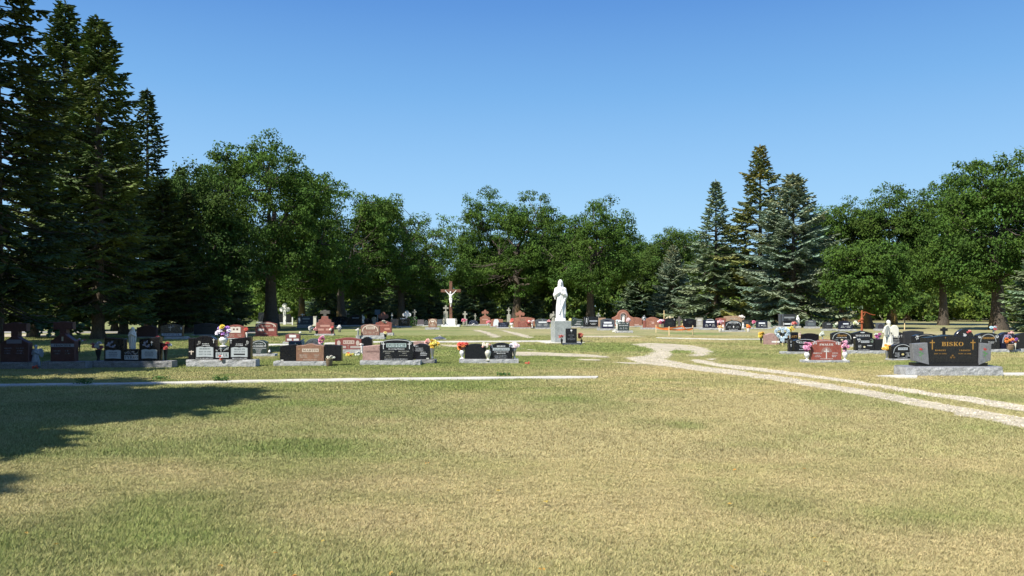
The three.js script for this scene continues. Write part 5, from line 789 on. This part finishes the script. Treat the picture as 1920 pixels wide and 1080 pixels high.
bouquet('small dark basket of white flowers before the right part of the brown headstone', 22.3, -.1, ['pot', M.clay, [612, 626, 672, 687]], [611, 630, 665, 673], ['#efe9d8', '#dfe3cf'], 6, { green: 12 });
bouquet('tall vase of yellow flowers at the right of the half shaded black stone', 23.1, .1, ['vase', M.silver, [805, 815, 652, 674]], [803, 823, 636, 653], YL, 8, { green: 12 });
bouquet('peach pink flowers behind the yellow flower vase', 26, 0, ['cone', M.dim, [799, 805, 646, 671]], [796, 808, 635, 646], ['#f2a9a0', '#f4beb4'], 5);
bouquet('white vase with red and orange flowers at the left of the black pair', 23.5, .1, ['urn', M.white, [861, 871, 657, 673]], [856, 878, 640, 658], ['#d8332b', '#f08c2c', '#f2a63c', '#e8543a', '#f3b0a0'], 9);
bouquet('pale vase with white and pink flowers in the middle of the black pair', 23.45, .02, ['urn', M.ivory, [909, 921, 656, 676]], [901, 921, 642, 653], ['#f3eee0', '#f4e9d6', '#f0b4a6'], 7);
bouquet('silver vase with white flowers at the right of the black pair', 23.5, .1, ['vase', M.silver, [960, 969, 654, 673]], [955, 974, 641, 656], ['#f6f4f2', '#f4dfe2', '#efe9f4'], 8);
bouquet('red fallen flowers lying on the grass right of the black pair', far(684), 0, null, [982, 998, 679, 685], ['#d6402c', '#e0583a'], 4, { green: 2 });
bouquet('red, yellow and white flowers lying left of the plain pink stone', far(669), 0, null, [645, 664, 660, 669], ['#d8403a', '#e8d23c', '#f0dc50'], 7);
bouquet('white and silver flowers lying against the plain pink stone', far(667), 0, null, [664, 680, 658, 667], ['#eef0ea', '#e3e6dc'], 5);
bouquet('slender white vase with a white flower left of the plain pink stone', 25.5, 0, ['vase', M.white, [675.5, 681.5, 648, 662]], [674, 682, 643, 649], W1, 3);
bouquet('pink and yellow flowers behind the brown headstone', 32.5, 0, ['cone', M.dim, [600, 607, 641, 653]], [596, 610, 629, 645], ['#e36a9c', '#ee8fb4', '#f2e27a', '#f4c5d3'], 9);
bouquet('cream flowers atop the slate marker right of the small red stone', 33.5, 0, ['pot', M.ivory, [565, 571, 641, 651]], [563, 572, 635, 642], ['#f1ead2', '#f3e6c0'], 4);
bouquet('red flowers in a white vase by the carved book stone', 42.5, .1, ['vase', M.white, [459, 464, 623, 634]], [456, 466, 613, 624], ['#c9382c', '#d95238'], 5);
bouquet('white flowers in thin stems left of the arched border stone', 42, 0, ['cone', M.dim, [669, 674, 621, 634]], [666, 675, 615, 622], W1, 4);
bouquet('yellow rose at the right foot of the arched border stone', 41.5, .1, ['pot', M.iron, [719, 725, 626, 632]], [718, 725, 621, 627], ['#f2dc6a', '#f3e9b0'], 3);
bouquet('cream flower topper lying over the red stone', 49, .1, null, [714, 726, 600, 608], ['#efe8c4', '#e8e2b0', '#f2efdc'], 7);
bouquet('pink flowers at the left of the stepped red stone', 48.6, 0, ['pot', M.iron, [591, 597, 620, 627]], [588, 596, 612, 621], ['#e79a98', '#f0b8b4'], 5);
bouquet('pink flowers at the right of the stepped red stone', 48.6, 0, ['pot', M.iron, [620, 625, 619, 627]], [618, 627, 610, 619], ['#d8504e', '#f0b4b0', '#f4eee0'], 5);
bouquet('white flower ball in a grey pot left of the stepped red stone', far(624), 0, ['pot', M.zinc, [579, 585, 618, 624]], [577, 587, 610, 618], W1, 6);
bouquet('white flower ball in a grey pot right of the stepped red stone', far(623), 0, ['pot', M.zinc, [633, 640, 617, 623]], [632, 640, 609, 617], W1, 6);
bouquet('orange flowers at the feet of the little shaded angel', far(693), -.05, null, [62, 75, 684, 692], ['#d8481e', '#e0622a'], 5);
bouquet('faded mixed flowers left of the shaded black stone', 21.9, .1, ['vase', M.iron, [175, 187, 656, 677]], [166, 192, 641, 657], ['#b9c4cc', '#c2686a', '#d9d4cc', '#8fa3b8'], 9);
bouquet('red and white flowers right of the shaded black stone', 21.9, .1, ['vase', M.iron, [304, 312, 655, 677]], [298, 320, 641, 657], ['#c23c34', '#dfe3e8', '#b8c8d8', '#d8553e'], 9);
bouquet('red flowers on top of the right half of the shaded black stone', 21.8, .3, null, [281, 296, 629, 636], ['#a8283a', '#c03a48'], 5);
bouquet('red and white flowers behind between the shaded stones', 25, 0, ['cone', M.iron, [146, 152, 640, 660]], [141, 160, 634, 642], ['#c24a5c', '#d8d8e0'], 6);
bouquet('pink flowers below the old stone cross', 73, 0, ['pot', M.old, [868, 874, 604, 610]], [865, 876, 597, 605], ['#ee7c98', '#f0a0b4'], 7);
bouquet('white flowers before the dark round topped stone', 74, 0, null, [884, 893, 606, 610], W1, 5);
bouquet('pink roses in a white pot left of the pale arch panel stone', 70, 0, ['pot', M.white, [913, 918, 606, 611]], [911, 920, 600, 607], ['#ec8694', '#f2a8b0'], 6);
bouquet('red flowers in a white urn left of the wide brick red stone', 67, 0, ['urn', M.white, [956, 963, 605, 614]], [956, 965, 597, 606], ['#e65048', '#ee7a6c'], 6);
bouquet('dark green wreath leaning by the low navy stone', 67.5, 0, ['pot', M.iron, [949, 954, 610, 615]], [947, 957, 603, 611], ['#1e2a30', '#26343a'], 5);
bouquet('white and red flowers before the wide brick red stone', 66.5, 0, ['urn', M.white, [996, 1000, 606, 614]], [987, 1003, 598, 606], ['#f3e9e0', '#f0dcd4', '#e2585a'], 8);
bouquet('pale pink flowers at the right of the slate panel stone', 65, 0, ['cone', M.iron, [1028, 1031, 606, 616]], [1023, 1036, 599, 606], ['#f0a6a6', '#f2e6d2'], 6);
bouquet('yellow green flowers just right of the robed statue', 72, 0, ['cone', M.dim, [1069, 1072, 602, 612]], [1066, 1074, 596, 604], ['#dfe07a', '#e9e6a0'], 5);
bouquet('black vase of red flowers left of the plaque stone', 35.8, 0, ['vase', M.iron, [1050.5, 1056, 636, 646.5]], [1046, 1058, 627, 634], ['#d86a5c', '#e08674', '#c9483c'], 7, { green: 4 });
bouquet('black vase of red flowers right of the plaque stone', 36, 0, ['vase', M.iron, [1088, 1093, 636.5, 646]], [1083, 1094, 623, 634], ['#d0563c', '#dc7658', '#b84430'], 8, { green: 5 });
bouquet('pale blue white flowers between the navy stone and the shrine', 58, 0, ['pot', M.white, [1155, 1160, 608, 617]], [1152, 1168, 599, 609], ['#dfeaea', '#eef2ee', '#cfe0de'], 9);
bouquet('white flowers lying in front of the navy arched stone', far(624.5), 0, null, [1148, 1159, 618, 624], ['#f0efe4', '#e6e4da'], 6);
bouquet('pale pink flowers on the right of the shrine front', 62, 0, ['pot', M.pink, [1176, 1181, 602, 613]], [1174, 1183, 595, 603], ['#f2ccd0', '#f4dfe0'], 6);
bouquet('crimson and pink flowers at the left of the taped stones', 60, 0, ['vase', M.silver, [1239, 1244, 607, 618]], [1233, 1247, 598, 608], ['#c0284e', '#e66a90', '#f2e2e8'], 10);
bouquet('pale flowers on the pale low stone behind the taped stones', 70, 0, null, [1246, 1262, 592, 599], ['#e9dfc0', '#d9c8a0'], 6);
bouquet('pink flowers in front of the red stone by the navy stone', 62, 0, ['pot', M.iron, [1347, 1351, 606, 613]], [1345, 1355, 599, 607], ['#f0b0bc', '#f4c9d2'], 6);
bouquet('peach flowers in a white pot left of the white bordered stone', 56.5, -.2, ['pot', M.white, [1345, 1353, 616, 623]], [1344, 1355, 610, 617], ['#f0c47a', '#f2d49a'], 7);
bouquet('orange flowers in a white pot right of the white bordered stone', 56.5, -.2, ['pot', M.white, [1398, 1405, 616, 623]], [1396, 1407, 609, 617], OR, 7);
bouquet('pink and white flowers above the tan stone near the dark spruce', 68, 0, null, [1384, 1398, 590, 598], ['#f0d8cc', '#f4ece4', '#e6b8a8'], 8);
bouquet('bright pink flowers left of the far navy stone', 63, 0, ['cone', M.dim, [1411, 1414, 606, 616]], [1409, 1417, 600, 607], ['#ec6e98', '#f08cae'], 6);
bouquet('red flowers between twin post monument and veiled statue', 66, 0, ['pot', M.old, [1486, 1492, 609, 616]], [1484, 1494, 602, 610], ['#e0585a', '#e88a7c'], 6);
bouquet('yellow flower stand left of the rough pink stone', far(645), 0, ['cone', M.iron, [1424, 1430, 632, 645]], [1420, 1435, 622, 635], YL, 9);
bouquet('yellow bouquet over the top of the black gold lettered stone', 36, .1, ['cone', M.dim, [1480, 1485, 622, 640]], [1476, 1491, 611, 623], YL, 9);
bouquet('thin stand of white flowers right of the gold lettered stone', 37, 0, ['cone', M.stake, [1499, 1503, 628, 645]], [1497, 1503, 620, 634], ['#f0ece8', '#e8c8c4'], 6);
bouquet('grey green flowers right of the plain black back stone', 36, 0, ['cone', M.dim, [1541, 1544, 632, 645]], [1537, 1546, 621, 632], ['#c9d6c4', '#dfe6da'], 5, { green: 14 });
const urnL = ['urn', M.white, [1509.5, 1520, 661, 676]];
bouquet('pink flowers in the white urn left of the red headstone', 23.75, .08, urnL, [1507, 1523, 640, 660], PK, 9, { green: 12 });
bouquet('pink flowers in the white urn right of the red headstone', 23.75, .08, ['urn', M.white, [1581, 1591, 660, 676]], [1579, 1593, 638, 659], PK, 9, { green: 12 });
bouquet('slim white vase between the arched border and gabled black stones', 33, 0, ['urn', M.white, [1600, 1606, 635, 649]], [1601, 1605, 631, 636], W1, 2);
bouquet('white flowers left of the far navy stone below the pump', 60, 0, ['cone', M.iron, [1570, 1573, 609, 618]], [1566, 1578, 603, 610], ['#ece9d0', '#f2f0e0'], 6);
bouquet('white flowers right of the far navy stone below the pump', 60, 0, ['cone', M.iron, [1601, 1604, 609, 618]], [1598, 1609, 601, 610], ['#ece9d0', '#f2f0e0', '#d9dfa0'], 6);
bouquet('purple and white flowers left of the white angel', 30, 0, ['pot', M.dim, [1641, 1650, 634, 645]], [1638, 1653, 623, 635], ['#c65aa0', '#d884bc', '#eef0e6'], 9);
bouquet('yellow and orange flowers in a silver vase before the white angel', 25.2, 0, ['vase', M.silver, [1659, 1667, 658, 675]], [1655, 1674, 645, 658], ['#f0bc2a', '#f2a024', '#e8701e', '#f4d24a'], 10);
bouquet('orange flowers on the dark stone near the right frame edge', 29.6, -.1, ['pot', M.tan, [1884, 1898, 645, 656]], [1878, 1892, 632, 643], OR, 8);
bouquet('violet and orange flowers beside the orange flowers at right', 29.6, -.1, ['cone', M.ivory, [1898, 1903, 643, 656]], [1893, 1906, 632, 643], ['#8a4ca8', '#e8803a', '#d8c8a0'], 7);
bouquet('pale blue flowers with one red above the far right stones', 34, .2, ['cone', M.dim, [1866, 1870, 620, 640]], [1860, 1875, 610, 621], ['#b9dce4', '#cfe8ec', '#d65a5e'], 9);
bouquet('red flowers at the right shoulder of the round topped stone', 33, .3, ['cone', M.iron, [1824, 1828, 626, 645]], [1821, 1832, 619, 626], ['#d04848', '#ee9a94'], 5);
bouquet('pink flowers laid on the stone tops at the right frame edge', 29.3, .3, null, [1900, 1912, 621, 627], ['#f2c4bc', '#f0b0b4'], 5);
// heart wreath on its stand
{
  const d = 35, k = d / F, o = thing('heart_wreath', 'heart shaped wreath of pale blue flowers on a stand', 'wreath', [X(1466, d), 0, -d]), r = rngOf(61), cy = Y(625.5, d), s = 13 * k / 17;
  const hp = (t) => [16 * Math.sin(t) ** 3 * s, (13 * Math.cos(t) - 5 * Math.cos(2 * t) - 2 * Math.cos(3 * t) - Math.cos(4 * t)) * s + cy];
  part('hoop', tube1(Array.from({ length: 41 }, (_, i) => [...hp(i / 40 * 2 * Math.PI), 0]), .05, 6), petalMat('#c9dce6'), o);
  for (let i = 0; i < 46; i++) { const [x, y] = hp(i / 46 * 2 * Math.PI), b = part('bloom', blooms[i % 3], petalMat(['#dfeef4', '#c8e0ec', '#eef4f2', '#b9d2e4'][i % 4]), o); b.position.set(x * .97 + (r() - .5) * .06, y + (r() - .5) * .06, .04 + r() * .03); b.scale.setScalar(.05 + .02 * r()); b.rotation.set(1.3 + (r() - .5) * .6, 0, (r() - .5) * .8); }
  part('easel', join([tube1([[0, 0, .1], [0, cy - .1, -.04]], .014, 5), tube1([[-.2, 0, -.25], [-.04, cy + .1, -.05]], .012, 5), tube1([[.2, 0, -.25], [.04, cy + .1, -.05]], .012, 5)]), M.stake, o);
}
// small things on the ground
{
  const sg = thing('white_sign_card', 'small white card on a stake at the foot of the rough pink stone', 'sign', [...G(1453, 647).slice(0, 1), 0, G(1453, 647)[1] + .3]); part('card', box(.24, .075, .01, .002).translate(0, .12, 0), M.white, sg); part('stake', box(.015, .12, .012, .002), M.iron, sg);
  const dg = thing('ornament_figure', 'little black and white ornament right of the small dark green stone', 'ornament', put(505, 664, 26.8, .1)); part('body', lathe([[.001, 0], [.05, 0], [.055, .06], [.03, .1], [.04, .13], [.03, .165], [.001, .175]], 12), M.iron, dg); part('chest', lathe([[.001, 0], [.035, .02], [.04, .07], [.001, .11]], 10).translate(-.015, .035, .03), M.white, dg);
  const lp = thing('solar_light', 'little white round garden light on a stick above the brown headstone', 'light', [...G(563, 637).slice(0, 1), 0, G(563, 637)[1]]); part('stick', tube1([[0, 0, 0], [0, .3, 0]], .008, 5), M.zinc, lp); part('globe', lathe([[.001, 0], [.06, .03], [.075, .08], [.05, .13], [.001, .15]], 12).translate(0, .29, 0), M.ivory, lp);
  const [x, z] = G(824, 637), fp = thing('raised_marker', 'low dark domed marker with white flowers left of the tracks', 'grave marker', [x, 0, z]); part('slab', box(.72, .05, .5, .01), M.pale, fp); part('dome', lathe([[.001, .16], [.14, .15], [.28, .09], [.32, .04]].reverse(), 18).translate(0, .008, 0), M.slate, fp); part('flower', blooms[0], petalMat('#f4f0e4'), fp).position.set(0, .17, 0); fp.children[2].scale.setScalar(.08);
  const rs = thing('stone_marker', 'low red stone with pink flower band right of the silver panel stone', 'headstone', [...G(785, 657).slice(0, 1), 0, G(785, 657)[1]]); part('tablet', extr(profile('arch', .68, .36), .2, .01), M.pink, rs); part('panel', box(.6, .12, .012, .003).translate(0, .1, .107), M.white, rs);
  const g = []; for (const s of [-1, 1]) g.push(leafBlade.clone().scale(.05, .05, .05).rotateZ(s * .6).translate(s * .012, .02, 0)); const [bx, bz] = G(733, 779); single('dark_leaf', join(g).translate(bx, 0, bz), std([.012, .011, .006], { side: THREE.DoubleSide }), 'small dark two lobed leaf standing in the dry grass', 'leaf');
  const r = rngOf(15), s = new Soup(); for (let i = 0; i < 24; i++) { const d = 4.6 + 8 * r() * r(), X0 = (r() - .62) * 1.1 * d, Z0 = -d, c = V(X0, .035 + .02 * r(), Z0), col = [.42 + .15 * r(), .27 + .1 * r(), .07]; for (let q = 0; q < 2; q++) leaf(s, r, c.clone().add(V((r() - .5) * .04, 0, (r() - .5) * .04)), V(0, 2, 0), 0.022 + .014 * r(), col); } const fl2 = single('fallen_leaves', s.geo(), leafMat, 'small yellow orange fallen leaves scattered in the foreground grass', 'leaves'); fl2.userData.kind = 'stuff';
  // low weeds by the concrete strip and a shrub among the far stones
  for (const [px, py, n, h, l, name] of [[415, 716, 20, .11, 'low leafy weed growing over the concrete strip before the urn stone', 'weed'], [302, 712, 12, .07, 'low weed in front of the shaded black stone', 'weed'], [157, 722, 14, .14, 'dark weed growing across the shaded end of the concrete strip', 'weed'], [944, 705, 14, .08, 'low weed below the black pair by the strip', 'weed'], [773, 612, 60, .9, 'small green shrub between the white cross and the purple grey stone', 'shrub']]) {
    const q = new Soup(), [x1, z1] = G(px, py), big = name === 'shrub', o = thing(name, l, name, [x1, 0, z1]); for (let i = 0; i < n * 8; i++) { const c = V((r() - .5) * (big ? .9 : .32), r() * h, (r() - .5) * (big ? .7 : .25)); leaf(q, r, c, V(0, 1, 0), big ? .12 : .05, [.06, .15, .03].map((v) => v * (.7 + .6 * r()))); } part('foliage', q.geo(), leafMat, o); const stem = []; for (let i = 0; i < 6; i++) stem.push({ pts: [V(0, 0, 0), V((r() - .5) * h, h * .8, (r() - .5) * h)], r: [.008, .004] }); const w = tubes(stem, 4); w.deleteAttribute('color'); part('stem', w, M.leafG, o);
  }
}
plantGrass();
scene.traverse((o) => { if (o.isMesh) { o.castShadow = true; o.receiveShadow = true; } });
renderer.render(scene, camera);
